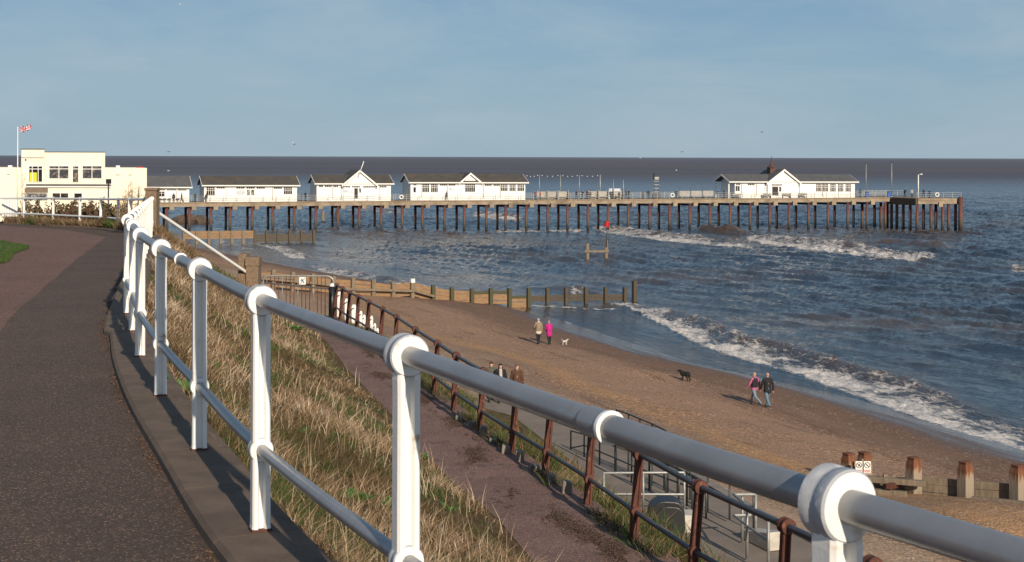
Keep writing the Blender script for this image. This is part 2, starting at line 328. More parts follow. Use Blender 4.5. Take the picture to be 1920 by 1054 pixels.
# ------------------------------------------------------------------ the ground sheets
def zone_mat(name, build): 
    m = bpy.data.materials.new(name); m.use_nodes = True; build(m.node_tree, m.node_tree.nodes, m.node_tree.nodes['Principled BSDF']); MT[name] = m; return m
def nd(t, typ, **kw):
    n = t.nodes.new(typ)
    for k, v in kw.items(): setattr(n, k, v)
    return n
def noise_(t, scale, vec=None, detail=8, rough=.6, dist=0):
    n = nd(t, 'ShaderNodeTexNoise'); n.inputs['Scale'].default_value = scale; n.inputs['Detail'].default_value = detail; n.inputs['Roughness'].default_value = rough; n.inputs['Distortion'].default_value = dist
    if vec is not None: t.links.new(vec, n.inputs['Vector'])
    return n.outputs['Fac']
def ramp_(t, fac, stops):
    r = nd(t, 'ShaderNodeValToRGB'); e = r.color_ramp.elements
    e[0].position, e[0].color = stops[0][0], (*stops[0][1], 1); e[1].position, e[1].color = stops[-1][0], (*stops[-1][1], 1)
    for p, c in stops[1:-1]: x = e.new(p); x.color = (*c, 1)
    t.links.new(fac, r.inputs[0]); return r.outputs[0]
def mix_(t, fac, a, b, mode='MIX'):
    m = nd(t, 'ShaderNodeMixRGB', blend_type=mode)
    for i, v in ((0, fac), (1, a), (2, b)):
        if isinstance(v, (int, float)): m.inputs[i].default_value = v
        elif isinstance(v, tuple): m.inputs[i].default_value = (*v, 1)
        else: t.links.new(v, m.inputs[i])
    return m.outputs[0]
def math_(t, op, a, b=0., c=0., clamp=False):
    m = nd(t, 'ShaderNodeMath', operation=op, use_clamp=clamp)
    for i, v in enumerate((a, b, c)):
        if isinstance(v, (int, float)): m.inputs[i].default_value = v
        else: t.links.new(v, m.inputs[i])
    return m.outputs[0]
def bump_(t, h, strength, dist, b):
    n = nd(t, 'ShaderNodeBump'); n.inputs['Strength'].default_value = strength; n.inputs['Distance'].default_value = dist; t.links.new(h, n.inputs['Height']); t.links.new(n.outputs[0], b.inputs['Normal'])
def stretch_(t, vec, sc, rot=0.):
    m = nd(t, 'ShaderNodeMapping'); m.inputs['Scale'].default_value = sc; m.inputs['Rotation'].default_value = (0, 0, rot); t.links.new(vec, m.inputs[0]); return m.outputs[0]
SHA = math.atan2(.45, 1.0)   # the shore runs along (-.41, .91)

def beach_m(t, n, b):
    g = nd(t, 'ShaderNodeNewGeometry').outputs['Position']; s = nd(t, 'ShaderNodeAttribute', attribute_name='s').outputs['Fac']
    al = stretch_(t, stretch_(t, g, (1, 1, 1), -SHA), (1, .16, 1))
    big = noise_(t, .35, al); fine = noise_(t, 9, g, 6); peb = nd(t, 'ShaderNodeTexVoronoi'); peb.inputs['Scale'].default_value = 13; t.links.new(g, peb.inputs['Vector'])
    s2 = math_(t, 'MULTIPLY_ADD', math_(t, 'SUBTRACT', big, .5), 11., s)
    f = math_(t, 'DIVIDE', s2, 32., clamp=True)
    c = ramp_(t, f, [(0, (.085, .058, .043)), (.05, (.105, .068, .049)), (.13, (.19, .113, .075)), (.26, (.215, .130, .088)), (.38, (.35, .215, .138)), (.47, (.34, .208, .134)), (.52, (.41, .24, .125)), (.58, (.29, .185, .124)), (.72, (.40, .275, .185)), (1, (.46, .31, .195))])
    v = ramp_(t, fine, [(.3, (.62, .62, .62)), (.7, (1.25, 1.25, 1.25))]); c = mix_(t, 1., c, v, 'MULTIPLY')
    # pebbles: single bright and dark stones
    pc = ramp_(t, nd_sep(t, peb.outputs['Color']), [(0, (.30, .29, .28)), (.45, (.85, .84, .83)), (.8, (1.15, 1.12, 1.1)), (.92, (1.9, 1.85, 1.8)), (1, (2.8, 2.7, 2.6))])
    big2 = ramp_(t, noise_(t, .5, al, 4), [(.40, (0, 0, 0)), (.62, (1, 1, 1))])
    pm = math_(t, 'MULTIPLY', big2, .65, clamp=True)
    c = mix_(t, pm, c, mix_(t, 1., c, pc, 'MULTIPLY'))
    c = mix_(t, ramp_(t, noise_(t, .9, al, 5), [(.58, (0, 0, 0)), (.68, (.55, .55, .55))]), c, (.12, .075, .045))   # wrack lines
    pv = nd(t, 'ShaderNodeTexVoronoi'); pv.inputs['Scale'].default_value = 7.; t.links.new(g, pv.inputs['Vector']); c = mix_(t, math_(t, 'MULTIPLY', ramp_(t, nd_sep(t, pv.outputs['Color']), [(.955, (0, 0, 0)), (.965, (1, 1, 1))]), math_(t, 'LESS_THAN', pv.outputs['Distance'], .42)), c, (.42, .36, .31))
    t.links.new(c, b.inputs['Base Color'])
    r = ramp_(t, s, [(0, (.12,)*3), (1, (.9,)*3)]); rr = nd(t, 'ShaderNodeMapRange'); rr.inputs[1].default_value = 1.0; rr.inputs[2].default_value = 4.5; rr.inputs[3].default_value = .16; rr.inputs[4].default_value = .92; t.links.new(s2, rr.inputs[0]); t.links.new(rr.outputs[0], b.inputs['Roughness'])
    sp = nd(t, 'ShaderNodeMapRange'); sp.inputs[1].default_value = 0.5; sp.inputs[2].default_value = 5; sp.inputs[3].default_value = .5; sp.inputs[4].default_value = .12; t.links.new(s2, sp.inputs[0]); t.links.new(sp.outputs[0], b.inputs['Specular IOR Level'])
    hh = math_(t, 'ADD', math_(t, 'MULTIPLY', peb.outputs['Distance'], -.35), noise_(t, 2.2, g, 8)); k = nd(t, 'ShaderNodeMapRange'); k.inputs[1].default_value = 0; k.inputs[2].default_value = 14; k.inputs[3].default_value = .08; k.inputs[4].default_value = .5; t.links.new(s, k.inputs[0])
    bn = nd(t, 'ShaderNodeBump'); bn.inputs['Distance'].default_value = .12; t.links.new(k.outputs[0], bn.inputs['Strength']); t.links.new(hh, bn.inputs['Height']); t.links.new(bn.outputs[0], b.inputs['Normal'])
def nd_sep(t, col):
    s = nd(t, 'ShaderNodeSeparateColor'); t.links.new(col, s.inputs[0]); return s.outputs[0]
zone_mat('beach_shingle', beach_m)
def asphalt(c, c2, speck, crack=0):
    def f(t, n, b):
        g = nd(t, 'ShaderNodeNewGeometry').outputs['Position']
        base = mix_(t, ramp_(t, noise_(t, .9, g), [(.35, (0, 0, 0)), (.68, (1, 1, 1))]), c, c2)
        v = nd(t, 'ShaderNodeTexVoronoi'); v.inputs['Scale'].default_value = 120; t.links.new(g, v.inputs['Vector'])
        k = nd_sep(t, v.outputs['Color'])
        base = mix_(t, 1., base, ramp_(t, k, [(0, (.55,)*3), (.5, (.95,)*3), (.86, (1.1,)*3), (.94, (2.3, 2.2, 2.1)), (1, (3.4, 3.3, 3.0))]), 'MULTIPLY')
        base = mix_(t, ramp_(t, noise_(t, 2.3, g, 10), [(.60, (0, 0, 0)), (.72, (speck,)*3)]), base, (.05, .038, .032))
        if crack:
            wv = nd(t, 'ShaderNodeVectorMath', operation='ADD'); nz3 = nd(t, 'ShaderNodeTexNoise'); nz3.inputs['Scale'].default_value = 2.2; nz3.inputs['Detail'].default_value = 8; t.links.new(g, nz3.inputs['Vector']); t.links.new(g, wv.inputs[0]); t.links.new(nz3.outputs['Color'], wv.inputs[1])
            ce = nd(t, 'ShaderNodeTexVoronoi', feature='DISTANCE_TO_EDGE'); ce.inputs['Scale'].default_value = crack; t.links.new(wv.outputs[0], ce.inputs['Vector'])
            cm = math_(t, 'MULTIPLY', math_(t, 'LESS_THAN', ce.outputs['Distance'], .010*crack), ramp_(t, noise_(t, .45, g, 3), [(.46, (0, 0, 0)), (.56, (1, 1, 1))])); base = mix_(t, math_(t, 'MULTIPLY', cm, .8), base, (.028, .020, .016))
        t.links.new(base, b.inputs['Base Color']); b.inputs['Roughness'].default_value = .85; b.inputs['Specular IOR Level'].default_value = .3
        bump_(t, math_(t, 'ADD', math_(t, 'MULTIPLY', v.outputs['Distance'], -.7), noise_(t, 40, g)), .9, .006, b)
    return f
zone_mat('dark_asphalt', asphalt((.108, .072, .053), (.086, .058, .043), .35))
zone_mat('red_asphalt', asphalt((.185, .105, .080), (.155, .088, .067), .3, .5))
zone_mat('ramp_asphalt', asphalt((.215, .130, .105), (.16, .096, .078), .8, .8))
def soil(t, n, b):
    g = nd(t, 'ShaderNodeNewGeometry').outputs['Position']
    c = ramp_(t, noise_(t, 3.5, g, 10, .7), [(.3, (.065, .042, .022)), (.5, (.14, .092, .046)), (.7, (.21, .145, .075))])
    c = mix_(t, ramp_(t, noise_(t, .8, g, 4), [(.5, (0, 0, 0)), (.7, (.75,)*3)]), c, (.055, .075, .022))
    t.links.new(c, b.inputs['Base Color']); b.inputs['Roughness'].default_value = 1; b.inputs['Specular IOR Level'].default_value = .1
    bump_(t, noise_(t, 12, g, 10, .75), 1., .08, b)
zone_mat('bank_soil', soil)
def lawn(t, n, b):
    g = nd(t, 'ShaderNodeNewGeometry').outputs['Position']
    t.links.new(ramp_(t, noise_(t, 5, g), [(.3, (.03, .055, .012)), (.7, (.07, .11, .025))]), b.inputs['Base Color']); b.inputs['Roughness'].default_value = 1
zone_mat('lawn_turf', lawn)
def blade_m(t, n, b):
    a = nd(t, 'ShaderNodeAttribute', attribute_name='tint').outputs['Fac']
    c = ramp_(t, a, [(0, (.022, .055, .010)), (.18, (.055, .10, .020)), (.30, (.090, .085, .030)), (.40, (.080, .048, .025)), (.52, (.185, .115, .062)), (.68, (.29, .195, .115)), (.85, (.40, .29, .185)), (1, (.56, .45, .33))])
    t.links.new(c, b.inputs['Base Color']); b.inputs['Roughness'].default_value = .7; b.inputs['Specular IOR Level'].default_value = .25
zone_mat('grass_blades', blade_m)

def sheet(name, m, ys, left, right, nc, zf, attrs=None, smooth=True):
    ys = np.asarray(ys); u = np.linspace(0, 1, nc); X = left(ys)[:, None]*(1-u)[None]+right(ys)[:, None]*u[None]; Y = np.repeat(ys[:, None], nc, 1); Z = zf(X, Y)
    V = np.stack([X, Y, Z], -1).reshape(-1, 3); A = {k: f(X, Y).ravel() for k, f in (attrs or {}).items()}
    return tag(npmesh(name, V, grid_faces(len(ys), nc), m, A, smooth), kind='structure')
ysb = np.concatenate([np.arange(-8, 30, .15), np.arange(30, 62, .3), np.geomspace(62, 340, 70)])
sheet('bank', 'bank_soil', ysb, lambda y: XR(y)+.10, lambda y: XPL(y)+.25, 90, lambda x, y: H(x, y))
ysc = np.concatenate([np.arange(-8, 25, 1.), np.arange(25, 110, .3), np.geomspace(110, 340, 120)])
def zbb(x, y): return np.where(x < XPR(y)+.4, np.minimum(3.32, H(x, y)-.15), H(x, y))
sheet('beach', 'beach_shingle', ysc, lambda y: XPL(y)-.2, lambda y: ip(y, YS, XS_)+60, 170, zbb, {'s': sdist})
ysp = np.arange(-8, 61.1, .25)
sheet('promenade', 'red_asphalt', ysp, lambda y: -46+0*y, lambda y: XR(y)-.14, 60, lambda x, y: promz(y)-.075+.0*x)
sheet('footway', 'dark_asphalt', np.arange(-8, 61.1, .25), lambda y: XR(y)-1.36+.012*np.sin(y*1.7), lambda y: XR(y)-.13, 8, lambda x, y: promz(y)-.069+0*x)
sheet('ramp', 'ramp_asphalt', np.arange(-8, 46.2, .4), lambda y: XRL(y)-.05, lambda y: XRR(y)+.12, 8, lambda x, y: zr(y)+.035+.012*(fbm(x*2, y*2, 9)-.5))
sheet('lower_promenade', 'prom', np.arange(-8, 66, .5), XPL, XPR, 12, lambda x, y: 3.53+0*x)
# edge step of the lower promenade down to the shingle
mb = MB(); ys = np.arange(-8, 64, 1.0)
for a, b_ in zip(ys[:-1], ys[1:]):
    o = len(mb.v); pa, pb = float(XPR(a)), float(XPR(b_))
    mb.add([(pa, a, 3.2), (pa+.35, a, 3.2), (pa+.35, a, 3.60), (pa, a, 3.60), (pb, b_, 3.2), (pb+.35, b_, 3.2), (pb+.35, b_, 3.60), (pb, b_, 3.60)], [(3, 2, 6, 7), (1, 5, 6, 2), (0, 3, 7, 4)])
tag(mb.build('promenade_edge', 'conc'), kind='structure')
# kerb: cast lengths with open joints, set along the edge of the bank
rail_line = catmull([(x, y, 0) for x, y in zip(XR_[:17], YR[:17])], 16)
arc = [0]
for a, b_ in zip(rail_line[:-1], rail_line[1:]): arc.append(arc[-1]+(b_-a).length)
def along(s):
    i = int(np.clip(np.searchsorted(arc, s)-1, 0, len(arc)-2)); t = (s-arc[i])/(arc[i+1]-arc[i]); p = rail_line[i].lerp(rail_line[i+1], t)
    d = (rail_line[min(i+2, len(rail_line)-1)]-rail_line[max(i-1, 0)]).normalized(); return p, d
mb = MB(); s = .3
while s+1.0 < arc[-1]:
    n = 6; prof = []
    for k in range(n+1):
        p, d = along(s+.003+(0.994*1.0)*k/n); nl = Vector((-d.y, d.x, 0)); z = float(promz(p.y))
        prof += [p+nl*.225+Vector((0, 0, z-.2)), p+nl*.225+Vector((0, 0, z-.022)), p+nl*.203+Vector((0, 0, z)), p-nl*.17+Vector((0, 0, z+.004)), p-nl*.19+Vector((0, 0, z-.015)), p-nl*.19+Vector((0, 0, z-.3))]
    fs = [(i*6+j, i*6+j+1, (i+1)*6+j+1, (i+1)*6+j) for i in range(n) for j in range(5)]+[(0, 1, 2, 3, 4, 5), tuple(n*6+j for j in (5, 4, 3, 2, 1, 0))]
    mb.add(prof, fs); s += 1.0
tag(mb.build('kerb', 'kerb'), kind='structure')
# ------------------------------------------------------------------ sea
BR = [  # breaking water: (photo x, upper edge, lower edge) on the sea surface, strength
 ([(1140, 567, 570), (1170, 564, 574), (1200, 568, 586), (1250, 580, 612), (1300, 593, 640), (1350, 612, 660), (1400, 636, 674), (1500, 658, 702), (1600, 686, 738), (1700, 712, 772), (1800, 752, 812), (1930, 802, 848)], 1.0),
 ([(1395, 439, 444), (1420, 438, 450), (1500, 448, 465), (1600, 460, 478), (1690, 470, 484), (1760, 474, 484)], 1.1),
 ([(1100, 420, 426), (1150, 424, 436), (1240, 434, 448), (1340, 447, 456), (1420, 456, 464)], 1.0),
 ([(575, 494, 500), (600, 498, 511), (640, 505, 524), (700, 518, 534), (760, 529, 541), (830, 537, 545)], .86),
 ([(470, 456, 461), (520, 460, 473), (545, 470, 488), (580, 482, 491)], .86),
 ([(880, 399, 404), (900, 396, 408), (930, 397, 412), (990, 408, 418)], .9), ([(640, 388, 396), (720, 391, 402), (770, 396, 402)], .72),
 ([(920, 429, 433), (1000, 427, 432.5), (1100, 427, 431)], .95), ([(1065, 541, 550), (1090, 545, 556), (1115, 549, 556)], .8),
 ([(960, 569, 572), (1010, 571.5, 574.5), (1100, 576, 579), (1160, 578, 581)], .9), ([(1030, 600, 603), (1060, 601, 606), (1085, 604, 607)], .7),
 ([(1890, 489, 500), (1940, 490, 506)], .95), ([(1300, 424, 427), (1330, 419, 426), (1350, 424, 428)], .75),
 ([(1120, 619, 622), (1200, 648, 652), (1300, 676, 680), (1400, 690, 697), (1460, 698, 703)], .42), ([(1900, 838, 846), (1800, 800, 806)][::-1], .5)]
RID = [([(1170, 566), (1250, 582), (1300, 597), (1400, 640), (1500, 662), (1600, 692), (1700, 718), (1800, 757), (1930, 806)], .55, 1.0), ([(1400, 440), (1500, 452), (1690, 472)], 1.0, 1.6),
       ([(1300, 429), (1330, 429), (1360, 432), (1420, 437)], 1.15, 1.3), ([(1635, 449), (1700, 454), (1810, 468)], 1.0, 1.5), ([(1120, 424), (1250, 438), (1400, 456)], .7, 1.6),
       ([(600, 503), (700, 523), (800, 540)], .5, 1.1), ([(520, 465), (575, 487)], .4, 1.0), ([(1030, 536), (1110, 551)], .55, 1.2), ([(885, 400), (990, 412)], .9, 2.5), ([(640, 391), (770, 399)], .7, 2.5)]
def seaplane(px, py): p = PT(px, py, 0); return np.array([p.x, p.y])
def pdist(X, Y, pts):
    best = np.full(X.shape, 1e9); par = np.zeros(X.shape); n = len(pts)-1
    for i, (a, b_) in enumerate(zip(pts[:-1], pts[1:])):
        d = b_-a; L2 = d@d; tt = ((X-a[0])*d[0]+(Y-a[1])*d[1])/L2; t = np.clip(tt, 0, 1); q = np.hypot(X-a[0]-t*d[0], Y-a[1]-t*d[1]); m = q < best; best = np.where(m, q, best); par = np.where(m, (i+t)/n, par)
    return best, par
def sea_fields(X, Y, near=True):
    rng = np.random.RandomState(11); s = sdist(X, Y); Z = np.zeros_like(X)
    amp = np.clip(-s/34, 0.03, 1)*np.clip((700-Y)/380, .0, 1)
    gust = .45+1.1*fbm(X*.035, Y*.035, 21, 3)
    for k in range(26):
        lam = 1.1*(13/1.1)**(k/25); th = math.radians(205+rng.uniform(-48, 48)) if lam < 6 else math.radians(212+rng.uniform(-22, 22)); kx, ky = math.cos(th)*2*math.pi/lam, math.sin(th)*2*math.pi/lam
        ph = rng.uniform(0, 6.28)+2.2*fbm(X*.06, Y*.06, 40+k, 2)*2; w_ = np.sin(kx*X+ky*Y+ph); Z += 0.0100*lam**.82*(1-np.abs(w_))**1.0*2*1.0*gust-0.0100*lam**.82*.36*2
    Z *= amp
    px = 960+F*X/Y; py = 297-6*px/1920+F*ZC/Y; foam = np.zeros_like(X)
    for pts, st in BR:
        a = np.array(pts, float); yt = np.interp(px, a[:, 0], a[:, 1]); yb = np.interp(px, a[:, 0], a[:, 2]); u = (py-yt)/np.maximum(yb-yt, .5); e = np.minimum(px-a[0, 0], a[-1, 0]-px)
        crest = np.clip(.50+.62*u, 0, 1.05)*np.clip(u/.10+.4, 0, 1)*np.clip((1.12-u)/.22, 0, 1)
        f = st*(crest*(.66+.9*(fbm(X*.5, Y*.5, 51, 4)-.42)))*np.clip(e/14+.25, 0, 1); foam = np.maximum(foam, np.clip(f, 0, 1)*(e > 0))
    mud = np.zeros_like(X)
    for ri, (pts, h, wd) in enumerate(RID):
        d, par = pdist(X, Y, [seaplane(*p) for p in pts]); jit = .65+.7*fbm(X*.3, Y*.3, 77, 3)
        Z += h*np.exp(-(d/wd)**2)*np.clip(np.minimum(par, 1-par)*4, 0, 1)*jit
        mud = np.maximum(mud, np.exp(-(d/(wd*(2.0 if ri in (2, 3) else 1.4)))**2)*np.clip(np.minimum(par, 1-par)*5, 0, 1)*(1. if ri in (2, 3) else .8))
    Z += foam*(fbm(X*1.9, Y*1.9, 90, 5)-.40)*.6*np.clip(-s/8+.25, 0, 1)
    # loose streaks of old foam trailing between the breakers
    strk = fbm(X*.5+Y*.25, Y*.10-X*.05, 60, 4); zone = np.exp(-((py-425)/42)**2)*.55+np.exp(-((s+6)/7)**2)*.55
    foam = np.maximum(foam, np.clip((strk-.50)*3.2, 0, 1)*zone*.8)
    foam = np.maximum(foam, .52*np.clip((Z-.22)/.25, 0, 1)*np.clip((fbm(X*.07, Y*.07, 31, 2)-.5)*5, 0, 1))
    mud = np.maximum(mud, .85*np.exp(-((py-437)/9)**2)*np.clip((px-330)/60, 0, 1)*np.clip((1010-px)/150, 0, 1)*fbm(X*.12, Y*.12, 66, 3)*1.6); mud = np.maximum(mud, .8*np.exp(-((py-428)/5)**2)*np.clip((px-1380)/60, 0, 1)*np.clip((1850-px)/80, 0, 1))
    return Z, foam, mud
k_ = np.linspace(-.52, .56, 900); yy = np.geomspace(42, 700, 800)
Y = np.repeat(yy[:, None], len(k_), 1); X = Y*k_[None, :]
Z, foam, mudv = sea_fields(X, Y); V = np.stack([X, Y, Z], -1).reshape(-1, 3)
# outer ring to the horizon joined on in the same sheet
nr, nc = Z.shape; Fq = grid_faces(nr, nc)
yo = np.geomspace(700, 60000, 40)[1:]; Xo = yo[:, None]*k_[None, :]*1.0; Yo = np.repeat(yo[:, None], nc, 1); Vo = np.stack([Xo, Yo, 0*Xo], -1).reshape(-1, 3)
base = (nr-1)*nc; Fo = grid_faces(len(yo)+1, nc)+base
V = np.concatenate([V, Vo]); FA = np.concatenate([Fq, Fo]); foamA = np.concatenate([foam.ravel(), np.zeros(len(Vo))]); mudA = np.concatenate([mudv.ravel(), np.zeros(len(Vo))])
def sea_m(t, n, b):
    g = nd(t, 'ShaderNodeNewGeometry').outputs['Position']; fa = nd(t, 'ShaderNodeAttribute', attribute_name='foam').outputs['Fac']
    sx = nd(t, 'ShaderNodeSeparateXYZ'); t.links.new(g, sx.inputs[0])
    al = stretch_(t, stretch_(t, g, (1, 1, 1), -.35), (1, .35, 1))
    mud = noise_(t, .022, stretch_(t, g, (1, 2.2, 1)), 5)
    c = ramp_(t, mud, [(.40, (.018, .034, .058)), (.54, (.036, .038, .044)), (.66, (.085, .060, .046))])
    c = mix_(t, math_(t, 'MULTIPLY', nd(t, 'ShaderNodeAttribute', attribute_name='mud').outputs['Fac'], .9, clamp=True), c, (.105, .068, .047))
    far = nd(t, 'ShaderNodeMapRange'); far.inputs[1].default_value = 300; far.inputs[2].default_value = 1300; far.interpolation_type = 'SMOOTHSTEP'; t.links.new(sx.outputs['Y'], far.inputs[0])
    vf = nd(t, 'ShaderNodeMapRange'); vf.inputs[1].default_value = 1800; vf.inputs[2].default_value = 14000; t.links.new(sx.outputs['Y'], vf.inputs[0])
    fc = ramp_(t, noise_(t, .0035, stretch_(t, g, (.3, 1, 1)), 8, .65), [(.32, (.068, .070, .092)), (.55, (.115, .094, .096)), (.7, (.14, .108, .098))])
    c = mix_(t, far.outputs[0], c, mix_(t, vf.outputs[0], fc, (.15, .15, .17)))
    fn = noise_(t, 2.1, al, 14, .75, 1.0); fn2 = noise_(t, 6., g, 8, .75)
    nn = nd(t, 'ShaderNodeMapRange'); nn.inputs[1].default_value = .33; nn.inputs[2].default_value = .68; t.links.new(math_(t, 'ADD', math_(t, 'MULTIPLY', fn, .68), math_(t, 'MULTIPLY', fn2, .32)), nn.inputs[0])
    ff = math_(t, 'MULTIPLY', math_(t, 'SUBTRACT', fa, math_(t, 'MULTIPLY', nn.outputs[0], .95)), 4.5, clamp=True); ff = math_(t, 'MULTIPLY', ff, math_(t, 'MULTIPLY', fa, 6., clamp=True))
    c = mix_(t, ff, c, ramp_(t, fn2, [(.30, (.24, .20, .165)), (.48, (.55, .50, .455)), (.66, (.86, .84, .82))]))
    t.links.new(c, b.inputs['Base Color']); b.inputs['IOR'].default_value = 1.33
    r = nd(t, 'ShaderNodeMapRange'); r.inputs[3].default_value = .10; r.inputs[4].default_value = .9; t.links.new(ff, r.inputs[0])
    r2 = math_(t, 'MULTIPLY_ADD', far.outputs[0], .42, r.outputs[0], clamp=True); t.links.new(r2, b.inputs['Roughness'])
    sp = math_(t, 'MULTIPLY_ADD', far.outputs[0], -.30, .5); t.links.new(math_(t, 'MULTIPLY', sp, math_(t, 'SUBTRACT', 1., math_(t, 'MULTIPLY', ff, .8))), b.inputs['Specular IOR Level'])
    w1 = noise_(t, .9, al, 10, .62, .4); w2 = noise_(t, .16, al, 8, .6, .3)
    h = math_(t, 'ADD', math_(t, 'MULTIPLY', w1, .6), math_(t, 'MULTIPLY', w2, 3.0))
    at = nd(t, 'ShaderNodeMapRange'); at.inputs[1].default_value = 300; at.inputs[2].default_value = 1500; at.inputs[3].default_value = .85; at.inputs[4].default_value = 1.; t.links.new(sx.outputs['Y'], at.inputs[0])
    bn = nd(t, 'ShaderNodeBump'); bn.inputs['Distance'].default_value = .55; t.links.new(at.outputs[0], bn.inputs['Strength']); t.links.new(h, bn.inputs['Height']); t.links.new(bn.outputs[0], b.inputs['Normal'])
zone_mat('sea_water', sea_m)
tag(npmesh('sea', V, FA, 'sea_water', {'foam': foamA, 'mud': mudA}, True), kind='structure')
# ------------------------------------------------------------------ the white promenade railing
def post_profile(wd, dp, n=1):     # fluted section: two ribs with a groove on both broad faces
    a, b = wd/2, dp/2; g = .019
    return [(-a, -b*.7), (-a+.008, -b), (-a*.42, -b), (-a*.2, -b+g), (a*.2, -b+g), (a*.42, -b), (a-.008, -b), (a, -b*.7),
            (a, b*.7), (a-.008, b), (a*.42, b), (a*.2, b-g), (-a*.2, b-g), (-a*.42, b), (-a+.008, b), (-a, b*.7)]
def make_post(root, p, d, hT=1.06, hL=.374, wd=.084, dp=.072, rT=.070, rL=.056, m='white', lean=Vector((0, 0, 0)), tT=.037, simple=False, inset=.0, mc=None):
    """p base, d rail direction; broad faces look along the rail"""
    d = Vector(d).normalized(); dh = Vector((d.x, d.y, 0)).normalized(); sd = Vector((-dh.y, dh.x, 0)); up = Vector((0, 0, 1)); P = lambda x, y, z: p+sd*x+dh*y+up*z+lean*(z/hT)
    mb = MB(); prof = post_profile(wd, dp); n = len(prof); lev = [(0, 1.08), (.03, 1.0), (hL-rL*.9, .98), (hL+rL*.9, .97), (hT-rT*1.9, .95), (hT-rT*1.15, .98), (hT-rT*.5, .9)]
    vs_ = []
    for z, k in lev: vs_ += [P(x*k, y*k, z) for x, y in prof]
    fs = [(i*n+j, i*n+(j+1) % n, (i+1)*n+(j+1) % n, (i+1)*n+j) for i in range(len(lev)-1) for j in range(n)]+[tuple(range(n-1, -1, -1)), tuple((len(lev)-1)*n+j for j in range(n))]
    mb.add(vs_, fs); po = part(mb, 'post', m, root)
    if m == 'white': part(MB().add([P(sx*wd*.57, sy*dp*.57, z) for z in (-.01, .013) for sx, sy in ((-1, -1), (1, -1), (1, 1), (-1, 1))], [(0, 1, 5, 4), (1, 2, 6, 5), (2, 3, 7, 6), (3, 0, 4, 7), (4, 5, 6, 7)]), 'foot', 'rust', po)
    for h, r, th in ((hT, rT, tT), (hL, rL, tT*.85)):
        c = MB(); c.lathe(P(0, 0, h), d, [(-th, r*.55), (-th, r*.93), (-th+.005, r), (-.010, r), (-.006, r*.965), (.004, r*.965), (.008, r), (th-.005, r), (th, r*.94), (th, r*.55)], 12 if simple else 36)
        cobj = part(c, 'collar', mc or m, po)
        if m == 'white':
            cobj.data.materials.append(MT['shadeworn']); cobj.data.polygons.foreach_set('material_index', [1 if abs(q_.normal.dot(d)) < .85 else 0 for q_ in cobj.data.polygons])
    return P(0, 0, hT), P(0, 0, hL)
R1 = thing('railing', 'white two-rail railing with ringed posts along the kerb of the upper path', 'railing', (XR(6), 6, float(promz(6))))
posts = [Vector((x, y, 0)) for x, y in zip(XR_[2:12], YR[2:12])]
far0, far1 = Vector((-4.35, 15.7, 0)), Vector((-10.62, 40.9, 0))
for k in range(1, 14): t = k/13; posts.append(far0.lerp(far1, t))
for q in posts: q.z = float(promz(q.y))
tops, lows = [], []
for i, q in enumerate(posts):
    d = posts[min(i+1, len(posts)-1)]-posts[max(i-1, 0)]
    if i == 1: d = posts[2]-posts[1]
    a, b_ = make_post(R1, q, d, simple=i > 9); tops.append(a); lows.append(b_)
part(MB().tube(catmull(tops, 6), .0335, 20), 'top_rail', 'rail', R1); part(MB().tube(catmull(lows, 6), .0275, 16), 'lower_rail', 'rail', R1)
ct, cl_ = catmull(tops, 20), catmull(lows, 20)
for i, t in ((2, .52), (5, .42), (8, .5)):
    k = i*20-20+int(t*20) if i > 2 else 1*20+int(.36*20)
    k = {2: 2*20+8, 5: 5*20+9, 8: 8*20+10}[i]
    c = ct[k]; d = (ct[k+1]-ct[k-1]).normalized()
    j = MB().lathe(c, d, [(-.045, .0345), (-.04, .0385), (.05, .0385), (.052, .0345)], 24); part(j, 'pipe_joint', 'rail', R1)
    j = MB().lathe(c-d*.05, d, [(-.009, .034), (-.007, .0425), (.006, .0425), (.009, .036)], 24); part(j, 'lit_joint_rim', 'white', R1)  # sunlit near edge of the sleeve, put in as a white ring
# railing across the far bend
R2 = thing('railing', 'white railing across the far bend of the upper path in front of brown scrub', 'railing', (-15.1, 51, float(promz(51))))
fp = []
for px, yt, yb in ((-60, 371, 415), (-5, 371.5, 416.5), (45, 372, 418), (100, 371, 420.5), (150, 371, 423.5), (189, 371.5, 426), (222, 372, 430.5)):
    sc_ = (yb-yt)/1.10; d = F/sc_; p = Vector(((px-960)/sc_, d, 0)); fp.append(p)
fp += [Vector((-12.3, 44.6, 0)), Vector((-11.2, 42.4, 0))]
tp, lw = [], []
for i, q in enumerate(fp):
    q.z = float(promz(q.y))-.02; d = fp[min(i+1, len(fp)-1)]-fp[max(i-1, 0)]; a, b_ = make_post(R2, q, d, simple=True, wd=.10, rT=.07, tT=.045); tp.append(a); lw.append(b_)
part(MB().tube(tp, .045, 10), 'top_rail', 'white', R2); part(MB().tube(lw, .04, 10), 'lower_rail', 'white', R2)
